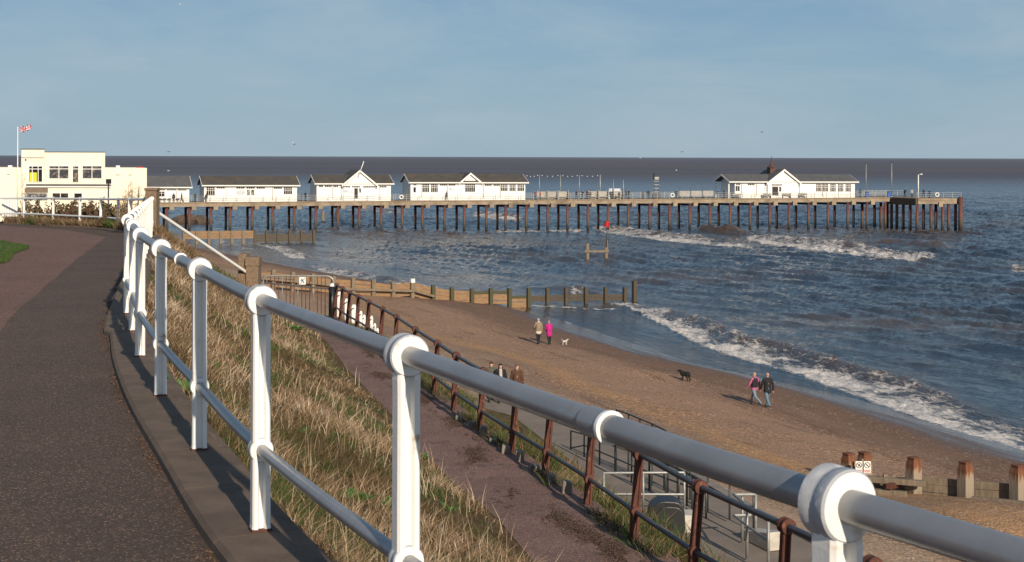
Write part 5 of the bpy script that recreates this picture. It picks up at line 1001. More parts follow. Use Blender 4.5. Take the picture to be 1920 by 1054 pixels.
def person(label, loc, face, h=1.72, stride=.0, swing=1.0, coat=None, legs=(.02, .03, .07), hair=None, hairlong=False, vest=None, coatlen=.50, shoes=(.03, .025, .02), armL=None, armR=None, group=None, vox=.011, hood=None, scarf=None, glasses=False, hem=None, name='person', bald=False, turn=0., lean=.0, bend=0, wide=1.):
    T = thing(name, label, 'person', loc, group); J = skeleton(h, stride, swing, bend, armL, armR, lean, wide); far = vox > .02
    def body(bm):
        for k in 'LR':
            s = -1 if k == 'L' else 1; capsule(bm, J['hip'+k], J['kn'+k], .045*h, .030*h); capsule(bm, J['kn'+k], J['an'+k], .030*h, .020*h)
            f = J['an'+k]; capsule(bm, f+Vector((0, -.012*h, -.022*h)), f+Vector((0, .085*h, -.028*h)), .022*h, .016*h)
            capsule(bm, J['sh'+k], J['el'+k], .028*h, .022*h); capsule(bm, J['el'+k], J['wr'+k], .022*h, .015*h)
            d = (J['wr'+k]-J['el'+k]).normalized(); w_ = J['wr'+k]; fw = Vector((0, 1, 0))-d*d.y; fw.normalize(); sd = d.cross(fw).normalized()
            capsule(bm, w_+d*.012*h, w_+d*.040*h, .016*h, .019*h)
            if not far:
                for i, (o_, ln) in enumerate(((-.016, .036), (-.0055, .043), (.0055, .040), (.016, .030))): b0 = w_+d*.045*h+fw*o_*h; b1 = b0+d*ln*.5*h; capsule(bm, b0, b1, .0062*h, .0058*h, 8); capsule(bm, b1, b1+(d*.85-sd*s*.5)*ln*.5*h, .0058*h, .0050*h, 8)
                capsule(bm, w_+d*.022*h+fw*.014*h, w_+d*.048*h+fw*.032*h, .0068*h, .0058*h, 8)
        capsule(bm, J['pel'], J['chest'], .068*h, .074*h); capsule(bm, J['shL'], J['shR'], .032*h, .032*h); capsule(bm, J['chest'], J['neck'], .06*h, .032*h); capsule(bm, J['neck'], J['head'], .030*h, .034*h)
        c = J['head']; R_ = Matrix.Rotation(turn, 4, 'Z'); ell(bm, c, (.044*h, .054*h, .066*h)); ell(bm, c+R_ @ Vector((0, .016*h, -.030*h)), (.034*h, .038*h, .034*h))
        capsule(bm, c+R_ @ Vector((0, .050*h, .004*h)), c+R_ @ Vector((0, .060*h, -.013*h)), .006*h, .009*h, 8)
        for s in (-1, 1): ell(bm, c+R_ @ Vector((s*.046*h, .0, -.004*h)), (.007*h, .012*h, .018*h))
    B = melt('body', body, vox, MT['skin'] if not far else cloth('far_skin', (.4, .24, .18)), T)
    R_ = Matrix.Rotation(turn, 4, 'Z')
    def trousers(bm):
        for k in 'LR': capsule(bm, J['hip'+k], J['kn'+k], .056*h, .042*h); capsule(bm, J['kn'+k], J['an'+k]+Vector((0, 0, -.012*h)), .042*h, .034*h)
        capsule(bm, J['pel'], J['pel']+Vector((0, 0, .07*h)), .078*h, .074*h)
    melt('trousers', trousers, vox*1.2, cloth('trousers_%d%d%d' % tuple(int(v*99) for v in legs), legs), T)
    def shoe(bm):
        for k in 'LR': f = J['an'+k]; capsule(bm, f+Vector((0, -.016*h, -.022*h)), f+Vector((0, .09*h, -.028*h)), .027*h, .022*h)
    melt('shoes', shoe, vox*1.1, cloth('shoes_%d%d%d' % tuple(int(v*99) for v in shoes), shoes), T, 2)
    if coat:
        def jacket(bm):
            for k in 'LR': capsule(bm, J['sh'+k], J['el'+k], .041*h, .034*h); capsule(bm, J['el'+k], J['wr'+k], .034*h, .027*h)
            capsule(bm, J['shL'], J['shR'], .046*h, .046*h); capsule(bm, J['chest'], J['neck'], .075*h, .040*h); base = J['pel'].z
            for z0, r0, z1, r1 in ((.53*h, .088*h, .74*h, .086*h), (min(coatlen, .52)*h, .092*h, .53*h, .088*h)):
                for sx in (-.030, .030): capsule(bm, (sx*h, J['pel'].y, z0), (sx*h, J['chest'].y*(z1/(.74*h)), z1), r0*.9, r1*.9)
            if coatlen < .48:
                for sx in (-.032, .032): capsule(bm, (sx*h, 0, coatlen*h), (sx*h, 0, .54*h), .088*h, .082*h)
            ell(bm, J['neck']+Vector((0, -.006*h, .006*h)), (.047*h, .050*h, .024*h))
        cn = 'coat_%d%d%d' % tuple(int(v*99) for v in coat); J_ = melt('coat' if coatlen < .45 else 'jacket', jacket, vox*1.2, cloth(cn, coat), T)
    if hem:
        def hm(bm):
            for sx in (-.030, .030): capsule(bm, (sx*h, 0, (coatlen-.045)*h), (sx*h, 0, (coatlen-.03)*h), .088*h, .088*h)
        melt('hem', hm, vox*1.2, cloth('hem_cream', hem), T)
    if vest:
        def vs2(bm):
            capsule(bm, J['shL']*.85+J['chest']*.15, J['shR']*.85+J['chest']*.15, .05*h, .05*h); capsule(bm, J['chest'], J['neck'], .080*h, .044*h)
            for sx in (-.030, .030): capsule(bm, (sx*h, 0, .57*h), (sx*h, J['chest'].y, .74*h), .089*h, .086*h)
        melt('gilet', vs2, vox*1.2, cloth('gilet_dark', vest), T)
    if hood:
        melt('hood', lambda bm: (ell(bm, J['neck']+Vector((0, -.03*h, .012*h)), (.06*h, .05*h, .034*h)), capsule(bm, J['neck']+Vector((-.03*h, .03*h, 0)), J['neck']+Vector((.03*h, .03*h, 0)), .022*h, .022*h)), vox, cloth('hood_%d%d%d' % tuple(int(v*99) for v in hood), hood), T)
    if scarf:
        melt('scarf', lambda bm: (ell(bm, J['neck']+Vector((0, .006*h, .004*h)), (.052*h, .056*h, .030*h)), capsule(bm, J['neck']+Vector((-.012*h, .06*h, -.02*h)), J['chest']+Vector((-.018*h, .10*h, -.05*h)), .026*h, .022*h), capsule(bm, J['neck']+Vector((.022*h, .06*h, -.02*h)), J['chest']+Vector((.02*h, .10*h, -.02*h)), .024*h, .02*h)), vox, cloth('scarf_pale', scarf), T)
    if hair:
        def hr(bm):
            c = J['head']; ell(bm, c+R_ @ Vector((0, -.012*h, .016*h)), (.050*h, .052*h, .058*h)); ell(bm, c+R_ @ Vector((0, .012*h, .040*h)), (.046*h, .046*h, .032*h))
            if hairlong:
                for s in (-1, 1): capsule(bm, c+R_ @ Vector((s*.040*h, -.006*h, .0)), c+R_ @ Vector((s*.046*h, -.004*h, -.085*h)), .020*h, .022*h)
                capsule(bm, c+R_ @ Vector((0, -.035*h, 0)), c+R_ @ Vector((0, -.038*h, -.09*h)), .04*h, .036*h)
        melt('hair', hr, vox, cloth('hair_%d%d%d' % tuple(int(v*99) for v in hair), hair), T, 2)
    if not far:
        e = MB(); lp = MB()
        for s in (-1, 1):
            if glasses: e.ball(J['head']+R_ @ Vector((s*.020*h, .052*h, .004*h)), .017*h, .008*h, .012*h, 10)
            else: e.ball(J['head']+R_ @ Vector((s*.019*h, .049*h, .004*h)), .008*h, .006*h, .005*h, 8)
        lp.ball(J['head']+R_ @ Vector((0, .052*h, -.034*h)), .014*h, .006*h, .004*h, 8)
        o = e.build('sunglasses' if glasses else 'eyes', 'black'); o.parent = T; o2 = lp.build('mouth', cloth('lips', (.30, .10, .09))); o2.parent = T
    T.rotation_euler = (0, 0, -math.atan2(face[0], face[1])); return T
def dog(label, loc, face, L, col, name='dog', tail=1, hair=.0, patch=None, headup=.0, fat=1.3):
    T = thing(name, label, 'dog', loc); V = lambda x, y, z: Vector((x, y, z))*L
    def b(bm):
        def capsule(bm, p, q, r1, r2, n=12): globals()['capsule'](bm, p, q, r1*fat, r2*fat, n)
        capsule(bm, V(0, .26, .60), V(0, -.02, .60), .155*L, .125*L); capsule(bm, V(0, -.02, .60), V(0, -.30, .62), .118*L, .125*L)
        capsule(bm, V(0, .28, .68), V(0, .44, .82+headup), .11*L, .085*L); ell(bm, V(0, .50, .90+headup), (.115*L, .13*L, .11*L)); capsule(bm, V(0, .58, .90+headup), V(0, .72, .86+headup), .058*L, .042*L)
        for s in (-1, 1):
            capsule(bm, V(s*.075, .50, .98+headup), V(s*.115, .46, .86+headup), .034*L, .022*L, 8)
            y = .26+s*.05; capsule(bm, V(s*.085, .25, .56), V(s*.085, y-.02, .30), .065*L, .042*L); capsule(bm, V(s*.085, y-.02, .30), V(s*.085, y, .05), .040*L, .032*L); capsule(bm, V(s*.085, y, .04), V(s*.085, y+.05, .035), .036*L, .032*L)
            y = -.30-s*.06; capsule(bm, V(s*.08, -.27, .58), V(s*.09, y+.06, .36), .085*L, .052*L); capsule(bm, V(s*.09, y+.06, .36), V(s*.09, y-.07, .20), .046*L, .034*L); capsule(bm, V(s*.09, y-.07, .20), V(s*.09, y-.03, .05), .032*L, .030*L); capsule(bm, V(s*.09, y-.03, .04), V(s*.09, y+.03, .035), .035*L, .03*L)
        if tail == 1: capsule(bm, V(0, -.40, .66), V(0, -.52, .84), .042*L, .034*L); capsule(bm, V(0, -.52, .84), V(0, -.44, 1.0), .040*L, .03*L)
        else: capsule(bm, V(0, -.40, .64), V(0, -.54, .42), .045*L, .022*L)
    B = melt('body', b, .024*L, mat(name+'_coat', col, tuple(v*.7 for v in col), sc=14, rough=.9, bump=.8, bsc=40), T)
    e = MB(); e.ball(V(0, .765, .875+headup), .024*L, n=8)
    for s in (-1, 1): e.ball(V(s*.045, .60, .955+headup), .014*L, n=6)
    e.build('nose_and_eyes', 'black').parent = T
    if patch: melt('dark_patch', lambda bm: ell(bm, V(0, -.40, .68), (.10*L, .10*L, .10*L)), .02*L, cloth('patch', patch), T)
    T.rotation_euler = (0, 0, -math.atan2(face[0], face[1])); return T
def bpos(px, py): return ground(px, py)
CO = (-.41, .91)
person('person in beige jacket and dark blue trousers standing with back turned beside a magenta coat', bpos(1010.5, 645), (-.35, .95), 1.74, stride=.16, coat=(.27, .205, .14), coatlen=.50, legs=(.010, .012, .028), hair=(.42, .38, .34), hem=(.62, .56, .46), hood=(.60, .54, .45), armL=((-.05, .05, -.15), (-.005, .17, -.23)))
person('person in long magenta coat and grey hat bowing the head beside a beige jacket', bpos(1031, 645.5), (-.35, .95), 1.60, stride=.10, coat=(.52, .012, .22), coatlen=.40, legs=(.012, .016, .014), hair=(.38, .27, .27), armL=((-.03, .04, -.16), (.03, .14, -.26)), armR=((.03, .04, -.16), (-.03, .14, -.26)), lean=.12)
person('person in pink top, dark sleeveless gilet and pale jeans striding away along the sand', bpos(1416, 757), (-.62, .78), 1.70, stride=.42, coat=(.50, .13, .26), vest=(.018, .012, .02), legs=(.19, .25, .31), hair=(.45, .29, .20), hood=(.50, .13, .26), coatlen=.49, shoes=(.25, .22, .2))
person('person in black padded jacket and blue jeans walking away near the wet sand', bpos(1440.5, 761), (-.30, .95), 1.76, stride=.30, coat=(.012, .013, .016), legs=(.12, .20, .26), coatlen=.47, hair=(.42, .27, .22), wide=1.12)
def prom_person(px, ytop, h, **k):
    d = 56.0
    for _ in range(20): x = (px-960)/F*d; z = float(np.where(x > XPL(d), 3.53, H(x, d))); d = F*(ZC-z-h)/(ytop-hz(px))
    return Vector(((px-960)/F*d, d, z))
person('person with dark curly hair and grey-green top walking closest to the rusty railing', prom_person(922, 678.5, 1.70), (.12, -.99), 1.70, stride=.2, coat=(.085, .085, .062), legs=(.02, .02, .028), hair=(.045, .024, .016), turn=-.2)
person('person with long dark hair, black jacket and pale scarf walking toward the camera', prom_person(939.5, 681.5, 1.66), (.15, -.98), 1.66, stride=.22, coat=(.015, .014, .018), legs=(.018, .018, .022), hair=(.018, .012, .010), hairlong=True, scarf=(.50, .44, .41))
person('person in brown hooded leather coat and sunglasses looking to one side', prom_person(970.5, 683, 1.68), (.10, -.99), 1.68, stride=.18, coat=(.090, .040, .020), legs=(.10, .05, .045), hair=(.16, .075, .04), hood=(.16, .10, .065), coatlen=.43, glasses=True, turn=-.75)
dog('small white shaggy dog with a curled dark-based tail facing the sea', bpos(1060, 646), (.96, .28), .40, (.62, .56, .50), patch=(.03, .025, .022))
dog('black dog standing on the dark wet shingle above the swash', bpos(1286, 712.5), (-.75, .66), .68, (.012, .012, .013), tail=0, headup=-.10, fat=1.5)
# people on the pier deck, small in the picture
PPL = [(326, 1.0, 1.7, (.02, .02, .03), 'seated-looking dark figure by the tables at the white hut'), (341, 1.0, 1.72, (.05, .03, .02), 'brown-clad figure at the right end of the white hut'), (347, 1.6, 1.7, (.02, .02, .025), 'dark figure just right of the brown-clad one by the hut'),
       (366, .9, 1.72, (.03, .025, .02), 'figure in dark clothes between the hut and the long pavilion'), (387, .6, 1.7, (.015, .015, .018), 'black-clad figure with a wheeled frame at the long pavilion'), (567, 3, 1.7, (.08, .12, .18), 'pale blue figure between the long and the gabled pavilion'), (573, 2.6, 1.78, (.02, .02, .03), 'dark figure with a pale cap between two pavilions'),
       (838, .7, 1.78, (.04, .025, .02), 'figure walking along the wall of the longest pavilion'), (1004, 1.2, 1.66, (.40, .03, .03), 'figure in red next to the longest pavilion'), (1013, 1.2, 1.66, (.45, .04, .04), 'second red-clad figure by the first string-light pole'), (1081, 1.8, 1.75, (.02, .02, .03), 'dark figure left of the third string-light pole'),
       (1093, 1.8, 1.72, (.05, .04, .06), 'dark figure right of the third string-light pole'), (1101, 2.0, 1.74, (.03, .025, .03), 'tall dark figure before the thick light pole'), (1107, 1.6, 1.66, (.10, .08, .07), 'brownish figure before the thick light pole'), (1145, 1.5, 1.66, (.05, .05, .06), 'figure left of the bare pole with a pale face'),
       (1161, 1.2, 1.5, (.03, .03, .03), 'short figure in front of the pale display board'), (1174, 1.4, 1.75, (.015, .015, .02), 'left one of two black-clad figures right of the bare pole'), (1179, 1.6, 1.80, (.012, .012, .018), 'right one of two black-clad figures right of the bare pole'), (1206, 1.4, 1.55, (.25, .13, .05), 'figure in tan left of the sculpture'),
       (1216, 1.7, 1.74, (.02, .018, .02), 'dark figure beside the sculpture'), (1268, 2.0, 1.72, (.03, .05, .04), 'dark green figure right of the lifebuoy'), (1358, 2.4, 1.7, (.03, .03, .035), 'dark figure at the left porch of the spired pavilion'), (1613, 2.2, 1.75, (.05, .04, .04), 'figure at the right end of the spired pavilion'),
       (1697, 0, 1.75, (.03, .03, .03), 'dark figure at the step of the pier head'), (1710, -3, 1.80, (.35, .32, .3), 'pale-clad figure on the pier head left of the lamp post'), (1732, -4, 1.72, (.03, .03, .03), 'dark figure right of the curved lamp post'), (1743, -5, 1.70, (.025, .025, .03), 'dark figure left of the last lifebuoy')]
protos = []
for i, (st, hr_, lg) in enumerate(((.0, (.05, .03, .02), (.03, .03, .05)), (.25, (.02, .015, .012), (.05, .06, .09)), (.14, (.25, .2, .15), (.03, .03, .03)))):
    protos.append((st, hr_, lg))
made = {}
for i, (px, w_, hgt, c_, lab) in enumerate(PPL):
    v = i % 3; p = pp(px, w_); p.z = zt if w_ < -.5 else p.z
    st_, hr_, lg = protos[v]; ang = random.uniform(0, 6.28)
    if v not in made: o = person(lab, p, (math.sin(ang), math.cos(ang)), 1.74, stride=st_, coat=c_, legs=lg, hair=hr_, vox=.03, group='people on the pier'); made[v] = o
    else:
        o = copy_tree(made[v]); o.location = p; o.rotation_euler = (0, 0, ang); tag(o, lab)
        for ch in o.children:
            if ch.name.startswith('jacket'): ch.data = ch.data.copy(); ch.data.materials.clear(); ch.data.materials.append(cloth('coat_%d%d%d' % tuple(int(x*99) for x in c_), c_))
    s_ = hgt/1.74; o.scale = (s_, s_, s_)
# tables at the root of the pier
tb = None
for i, px in enumerate((301, 309, 318, 334)):
    c = pp(px, .8)
    if tb is None:
        tb = thing('cafe_table', 'x', 'table', c); part(MB().lathe(c+Vector((0, 0, .72)), (0, 0, 1), [(0, .40), (.04, .40)], 12), 'tabletop', 'galv', tb)
        for k in range(3): a_ = k*2.1; part(MB().tube([c+Vector((.3*math.cos(a_), .3*math.sin(a_), 0)), c+Vector((-.2*math.cos(a_), -.2*math.sin(a_), .72))], .03, 5), 'leg', 'galv', tb)
        o = tb
    else: o = copy_tree(tb); o.location = c
    tag(o, 'small metal cafe table in front of the white pier hut, %s of four' % ['leftmost', 'second', 'third', 'rightmost'][i], None, 'cafe tables by the hut')
# gulls
def gull(loc, hd, span, m, label, flap=.35):
    T = thing('gull', label, 'gull', loc, 'gulls over the sea'); d = Vector((math.sin(hd), math.cos(hd), 0)); s_ = Vector((d.y, -d.x, 0)); L_ = span*.42
    b = MB(); p = Vector(loc); b.tube([p-d*L_*.6, p-d*L_*.45, p-d*L_*.1, p+d*L_*.25, p+d*L_*.42, p+d*L_*.55], [.01*span, .035*span, .07*span, .06*span, .045*span, .008*span], 8); part(b, 'body', m, T)
    for sg in (-1, 1):
        mid_ = p+s_*sg*span*.22+Vector((0, 0, flap*span*.28)); tip = p+s_*sg*span*.5+Vector((0, 0, flap*span*.15))-d*span*.06; wv = MB(); th = Vector((0, 0, .008*span))
        a0, a1, m0, m1 = p+d*span*.07, p-d*span*.07, mid_+d*span*.06, mid_-d*span*.06
        v = [a0, m0, tip, m1, a1]; wv.add([q+th for q in v]+[q-th for q in v], [(0, 1, 2, 3, 4), (9, 8, 7, 6, 5)]+[(k, (k+1) % 5+0, (k+1) % 5+5, k+5) for k in range(5)]); part(wv, 'wing', m, T)
for px, py, d, hd, m, lab in ((315.5, 289, 150, .3, 'gulldark', 'dark gull gliding above the hut roof just over the horizon'), (316, 324.5, 160, 1.2, 'gull', 'white gull low over the sea above the hut roof'), (550, 270, 140, .8, 'gull', 'white gull high above the gap between two pavilions'), (552, 273.5, 170, 2.0, 'gulldark', 'tiny dark bird just below the high white gull'),
                              (1278, 283, 150, .5, 'gulldark', 'dark gull just above the horizon left of the spire'), (1268, 317.5, 170, 1.8, 'gull', 'white gull low over the sea above the lifebuoy'), (1428, 245, 150, .9, 'gulldark', 'tiny dark gull highest over the spired pavilion'), (338, 12, 130, .7, 'gull', 'pale gull high at the top of the sky'), (1201, 295, 190, .7, 'gull', 'pale gull on the horizon over the middle of the pier')):
    gull(PD(px, py, d*2.1), hd, 1.15, m, lab, .5)
# ------------------------------------------------------------------ grass, plants, scrub
def blades(name, x, y, z, hgt, wid, tint, lean, leanx=.0, leany=0., kind='stuff'):
    n = len(x); a = np.random.uniform(0, 2*np.pi, n); dx, dy = np.cos(a), np.sin(a); ln = hgt*lean; la = np.random.uniform(0, 2*np.pi, n); lx = np.cos(la)*ln+leanx*hgt; ly = np.sin(la)*ln+leany*hgt
    P = []
    for t, wk in ((0, 1.), (.5, .8), (1., .12)):
        cx = x+lx*t**1.7; cy = y+ly*t**1.7; cz = z-.03+hgt*t*(1-.22*lean*t)
        P.append(np.stack([cx-dx*wid*wk/2, cy-dy*wid*wk/2, cz], -1)); P.append(np.stack([cx+dx*wid*wk/2, cy+dy*wid*wk/2, cz], -1))
    V = np.stack(P, 1).reshape(-1, 3); b = np.arange(n)[:, None]*6; Fq = np.concatenate([b+np.array([0, 1, 3, 2]), b+np.array([2, 3, 5, 4])])
    o = npmesh(name, V, Fq, 'grass_blades', {'tint': np.repeat(tint, 6)}); tag(o, kind=kind); return o
def visible(x, y, z, m=160):
    px, py = proj(x, y, z); return (y > .8) & (px > -m) & (px < 1920+m) & (py < 1054+m)
N = 340000
y = np.exp(np.random.uniform(math.log(2.2), math.log(62), N)); u = np.random.beta(1.05, 1.05, N); k = XR(y)+.20; x = k+u*(XRL(y)-k); z = H(x, y); ok = visible(x, y, z, 600); x, y, z, u = x[ok], y[ok], z[ok], u[ok]
cl1 = fbm(x*1.3, y*1.3, 101, 3); cl2 = fbm(x*.45, y*.45, 102, 3); keep = np.random.uniform(0, 1, len(x)) < np.clip(.10+2.3*(cl1-.24), .06, 1); x, y, z, u, cl1, cl2 = [q[keep] for q in (x, y, z, u, cl1, cl2)]
edge = np.clip((1-u)*6, .35, 1); hg = (.07+.20*cl1**1.2)*np.random.uniform(.45, 1.35, len(x))*edge; wd = np.random.uniform(.0032, .0062, len(x))*np.maximum(1, y/6.5)**.75
tn = np.clip(.545+.9*(cl2-.5)+.5*(fbm(x*2.6, y*2.6, 104, 2)-.5)+np.random.normal(0, .21, len(x)), .36, 1); gr = fbm(x*.8+3, y*.8, 103, 4)+.10*np.clip((u-.55)*2, 0, 1); gm = (gr > .53) & (np.random.uniform(0, 1, len(x)) < .75); tn = np.where(gm, np.random.uniform(.0, .30, len(x)), tn); hg = np.where(gm, hg*.75, hg)
blades('dry_grass', x, y, z, hg, wd, tn, np.random.uniform(.3, 1.4, len(x)), .06, .02)
N = 3000; y = np.exp(np.random.uniform(math.log(3), math.log(45), N)); k = XR(y)+.3; x = k+np.random.uniform(0, .97, N)*(XRL(y)-k); z = H(x, y); ok = visible(x, y, z, 600) & (fbm(x*.7, y*.7, 151, 3) > .46); x, y, z = x[ok], y[ok], z[ok]
blades('seed_stalks', x, y, z, np.random.uniform(.26, .46, len(x)), np.random.uniform(.0026, .0040, len(x))*np.maximum(1, y/6.5)**.8, np.random.uniform(.72, 1., len(x)), np.random.uniform(.1, .5, len(x)), .05, 0)
# slope below the ramp, and the weedy ramp edge
N = 90000
y = np.exp(np.random.uniform(math.log(8), math.log(60), N)); u = np.random.uniform(0, 1, N)**1.3; k = XRR(y)+.12; x = k+u*(XPL(y)-.1-k)*np.where(y < 46, 1, .6); z = H(x, y); ok = visible(x, y, z); x, y, z, u = x[ok], y[ok], z[ok], u[ok]
c1 = fbm(x*.9, y*.9, 111, 3); g2 = fbm(x*.7, y*.7, 113, 3); hg = (.08+.36*c1)*np.random.uniform(.5, 1.2, len(x)); tn = np.clip(.58+np.random.normal(0, .16, len(x)), .32, 1); gm = (g2 > .52+.1*u) & (np.random.uniform(0, 1, len(x)) < .8); tn = np.where(gm, np.random.uniform(0, .32, len(x)), tn)
blades('slope_grass', x, y, z, hg, np.random.uniform(.005, .009, len(x))*(y/14)**.6, tn, np.random.uniform(.2, .9, len(x)), .1, .0)
N = 60000
y = np.exp(np.random.uniform(math.log(9), math.log(44), N)); x = XRR(y)+np.random.normal(.22, .22, N)*1.0; z = np.maximum(H(x, y), zr(y)-.1); c1 = fbm(x*1.1, y*.8, 121, 3); ok = visible(x, y, z) & (c1 > .42) & (x > XRR(y)-.25); x, y, z, c1 = x[ok], y[ok], z[ok], c1[ok]
blades('edge_weeds', x, y, z, np.random.uniform(.06, .32, len(x))*np.clip((c1-.38)*5, .3, 1), np.random.uniform(.006, .018, len(x)), np.where(np.random.uniform(0, 1, len(x)) < .5, np.random.uniform(.0, .24, len(x)), np.random.uniform(.30, .62, len(x))), np.random.uniform(.3, 1.1, len(x)))
# rough grass under the far railing and on the far bank, and the lawn
N = 60000
y = np.random.uniform(40.5, 62, N); x = XR(y)+.05+np.abs(np.random.normal(0, 1.6, N)); z = H(x, y); ok = visible(x, y, z, 40); x, y, z = x[ok], y[ok], z[ok]
blades('verge_grass', x, y, z, np.random.uniform(.12, .5, len(x)), np.random.uniform(.012, .03, len(x)), np.clip(np.where(fbm(x*.4, y*.4, 131) > .55, np.random.uniform(.08, .34, len(x)), np.random.normal(.5, .14, len(x))), 0, 1), np.random.uniform(.2, .8, len(x)))
lp = catmull([(-10.1, 25.5, 0), (-9.95, 27.2, 0), (-10.9, 30.2, 0), (-11.25, 31.6, 0), (-11.75, 33.6, 0), (-12.9, 35.6, 0), (-14.6, 38.6, 0), (-16.8, 41.6, 0)], 6); lxy = np.array([(p.x, p.y) for p in lp])
ly = np.linspace(25.5, 41.6, 40); lx = lambda yv: ip(yv, lxy[:, 1], lxy[:, 0])
sheet('lawn', 'lawn_turf', ly, lambda yv: -42+0*yv, lx, 12, lambda x, y: promz(y)-.035+0*x)
N = 60000; y = np.random.uniform(25.6, 41.5, N); x = lx(y)-np.abs(np.random.uniform(0, 1, N))**1.5*9+.04; z = promz(y)-.035; ok = visible(x, y, z, 40); x, y, z = x[ok], y[ok], z[ok]
blades('lawn_grass', x, y, z, np.random.uniform(.03, .09, len(x)), np.random.uniform(.008, .018, len(x)), np.random.uniform(.03, .27, len(x)), np.random.uniform(.2, .9, len(x)))
# leaf litter along the cracked ramp
N = 30000; y = np.exp(np.random.uniform(math.log(9), math.log(42), N)); t_ = .58+.16*np.sin(y*.55)+np.random.normal(0, .085, N); x = XRL(y)+t_*(XRR(y)-XRL(y)); ok = (fbm(x*2.6, y*1.2, 141, 4) > .49) & (t_ < .98); x, y = x[ok], y[ok]; z = zr(y)+.047; a = np.random.uniform(0, 6.28, len(x)); r = np.random.uniform(.006, .019, len(x)); V = []
for q in range(4): V.append(np.stack([x+np.cos(a+q*1.57)*r*(1 if q % 2 else .45), y+np.sin(a+q*1.57)*r*(1 if q % 2 else .45), z+np.random.uniform(-.004, .014, len(x))], -1))
MT['litter'] = mat('leaf_litter_brown', (.055, .032, .018), (.09, .05, .028), sc=9, rough=.9); tag(npmesh('leaf_litter', np.stack(V, 1).reshape(-1, 3), np.arange(4*len(x)).reshape(-1, 4), 'litter'), kind='stuff')
N = 9000; s_ = np.random.uniform(2.0, arc[-1]-1, N); ps = [along(v) for v in s_]; off = .232+np.abs(np.random.normal(0, .035, N)); x = np.array([p.x-d.y*o for (p, d), o in zip(ps, off)]); y = np.array([p.y+d.x*o for (p, d), o in zip(ps, off)]); ok = (y > 2) & (y < 30) & (fbm(x*1.5, y*1.5, 161, 3) > .44); x, y = x[ok], y[ok]; z = promz(y)-.066; a = np.random.uniform(0, 6.28, len(x)); r = np.random.uniform(.004, .012, len(x)); V = []
for q in range(4): V.append(np.stack([x+np.cos(a+q*1.57)*r*(1 if q % 2 else .5), y+np.sin(a+q*1.57)*r*(1 if q % 2 else .5), z+np.random.uniform(-.003, .010, len(x))], -1))
MT['gritm'] = mat('kerb_grit', (.16, .085, .045), (.08, .05, .032), sc=14, rough=.95); tag(npmesh('kerb_grit', np.stack(V, 1).reshape(-1, 3), np.arange(4*len(x)).reshape(-1, 4), 'gritm'), kind='stuff')
# leafy plants
MT['leafgreen'] = mat('leaf_green', (.030, .085, .014), (.065, .14, .028), sc=8, rough=.5)
def rosette(p, r, n, label):
    T = thing('plant', label, 'plant', p, 'green leafy plants on the bank'); lf = MB(); st = MB()
    for i in range(n):
        a_ = random.uniform(0, 6.28); e_ = random.uniform(.25, 1.2); L_ = r*random.uniform(.3, .75); d = Vector((math.cos(a_)*math.cos(e_), math.sin(a_)*math.cos(e_), math.sin(e_))); s_ = Vector((-math.sin(a_), math.cos(a_), 0)); b = Vector(p)+Vector((math.cos(a_), math.sin(a_), 0))*r*random.uniform(0, .45); w_ = L_*random.uniform(.10, .18)
        b.z = max(b.z, float(H(b.x, b.y)))-.01; m_ = b+d*L_*.55; t__ = b+d*L_-Vector((0, 0, L_*.18)); lf.add([b, m_+s_*w_, t__, m_-s_*w_, b+d*L_*.3+s_*w_*.75, b+d*L_*.3-s_*w_*.75], [(0, 4, 1, 2), (0, 2, 3, 5)])
        if i % 4 == 0: st.tube([b, m_], [.004, .002], 4)
    part(lf, 'leaves', 'leafgreen', T); part(st, 'stems', 'leafgreen', T)
for px, py, r, n, lab in ((347, 742, .24, 60, 'dark green plant growing beside the kerb at the fourth railing post'), (404, 697, .22, 40, 'small green plant in dry grass right of the fourth railing post'), (566, 820, .22, 50, 'green plant in dry grass right of the third railing post'), (656, 945, .30, 90, 'broad green plant low in the dry grass left of the near post'), (722, 957, .26, 70, 'green plant touching the near white post low down'), (793, 862, .20, 45, 'small green plant in dry grass right of the near white post'), (551, 622, .38, 60, 'bright green clump on the upper bank close to the ramp'), (521, 642, .30, 45, 'green clump on the bank behind the third railing post'), (845, 960, .18, 40, 'small green plant near the bank foot by the ramp')):
    g_ = ground(px, py)
    if g_: rosette(g_, r, n, lab)
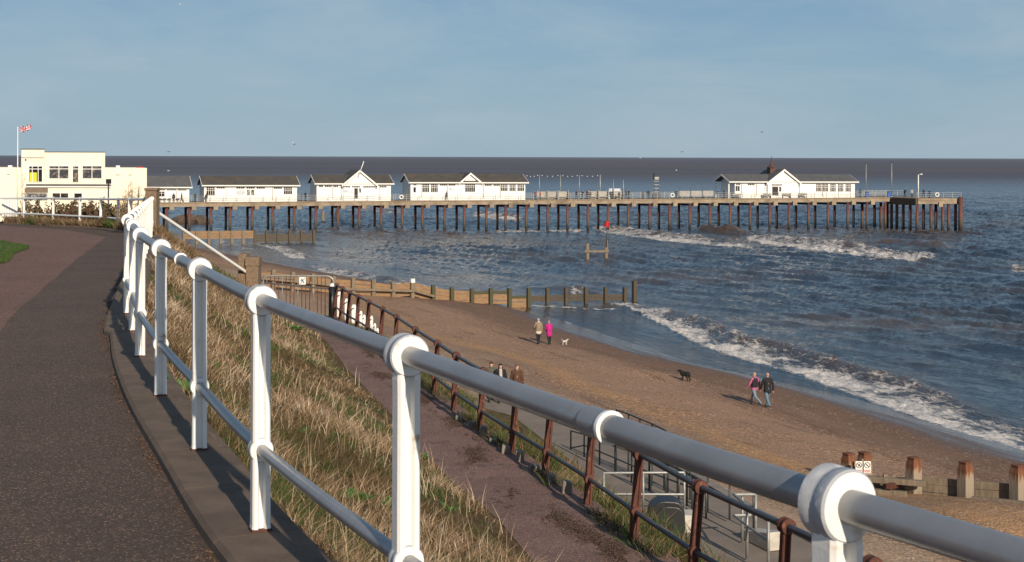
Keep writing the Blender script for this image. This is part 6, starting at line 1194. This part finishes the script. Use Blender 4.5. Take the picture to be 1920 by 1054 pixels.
# scrub behind the far railing
MT['scrub'] = mat('scrub_brown', (.115, .050, .030), (.070, .048, .022), sc=1.4, rough=.9, c3=(.075, .075, .025), sc3=.6, lo3=.5, hi3=.6); MT['drybush'] = mat('dry_leaf', (.36, .25, .13), (.24, .15, .08), sc=2, rough=.9)
def shrub(p, rx, ry, h, label, leafm, nt=60, nl=1600, lsz=.07, group='scrub behind the far railing', spread=1.):
    T = thing('shrub', label, 'shrub', p, group); tw = MB(); V = []; tips = []
    for i in range(nt):
        a_ = random.uniform(0, 6.28); q = math.sqrt(random.random()); e = Vector((math.cos(a_)*rx*q*spread, math.sin(a_)*ry*q, h*(1-.55*q*q)*random.uniform(.7, 1.08))); b = Vector((math.cos(a_)*rx*q*.25, math.sin(a_)*ry*q*.25, -.3)); m_ = b.lerp(e, .5)+Vector((random.uniform(-.1, .1)*rx, random.uniform(-.1, .1)*ry, h*.10)); tw.tube([Vector(p)+b, Vector(p)+m_, Vector(p)+e], [.022, .014, .005], 4); tips.append((m_, e))
        for _ in range(3): f = m_.lerp(e, random.uniform(.1, .9)); e2 = f+Vector((random.uniform(-.3, .3), random.uniform(-.3, .3), random.uniform(.05, .35)))*h*.4; tw.tube([Vector(p)+f, Vector(p)+e2], [.009, .003], 3); tips.append((f, e2))
    lv = []; fs = []
    for i in range(nl):
        m_, e = random.choice(tips); c = Vector(p)+m_.lerp(e, random.uniform(.0, 1.05))+Vector([random.gauss(0, .05) for _ in range(3)]); d = Vector([random.gauss(0, 1) for _ in range(3)]).normalized(); s_ = d.orthogonal().normalized(); k = lsz*random.uniform(.5, 1.2); o = len(lv); lv += [c-d*k, c+s_*k*.45, c+d*k, c-s_*k*.45]; fs.append((o, o+1, o+2, o+3))
    part(tw, 'branches', 'twig', T); L_ = MB(); L_.add(lv, fs); part(L_, 'foliage', leafm, T)
for i, (px, d, rx, top, lab) in enumerate(((52, 63.5, 1.5, 377, 'brown scrub bush behind the leftmost visible railing post'), (84, 61.5, 1.3, 379, 'reddish brown scrub bush between the first two far posts'), (112, 58.5, 1.3, 377, 'dense brown scrub bush just right of the second far post'), (138, 56.5, 1.2, 380, 'olive brown scrub bush left of the third far post'), (163, 55, 1.1, 382, 'scrub bush between the third and fourth far posts'), (187, 53.5, 1.0, 376, 'russet scrub bush under the black signboard'), (208, 51.5, 1.0, 384, 'dark scrub bush between the last two far posts'), (228, 49.5, .9, 382, 'scrub bush at the right end of the far railing'))):
    d += 1.7; x_ = (px-960)/F*d; g0 = float(H(x_, d)); h_ = ZC-(top+5-hz(px))*d/F-g0; shrub(Vector((x_, d, g0)), rx, .7, max(.6, h_), lab, 'scrub', 70, 5200, .075)
x_ = (250-960)/F*45.2; g0 = float(H(x_, 45.2)); shrub(Vector((x_, 45.2, g0)), .62, .5, ZC-(340-hz(250))*45.2/F-g0, 'sparse twiggy bush with pale dry leaves in front of the cream building', 'drybush', 34, 620, .035, None)
x_ = (36-960)/F*66; g0 = float(H(x_, 66)); shrub(Vector((x_, 66, g0)), .75, .5, ZC-(343-hz(36))*66/F-g0, 'sparse twiggy bush at the left wing of the cream building', 'drybush', 30, 500, .045, None)
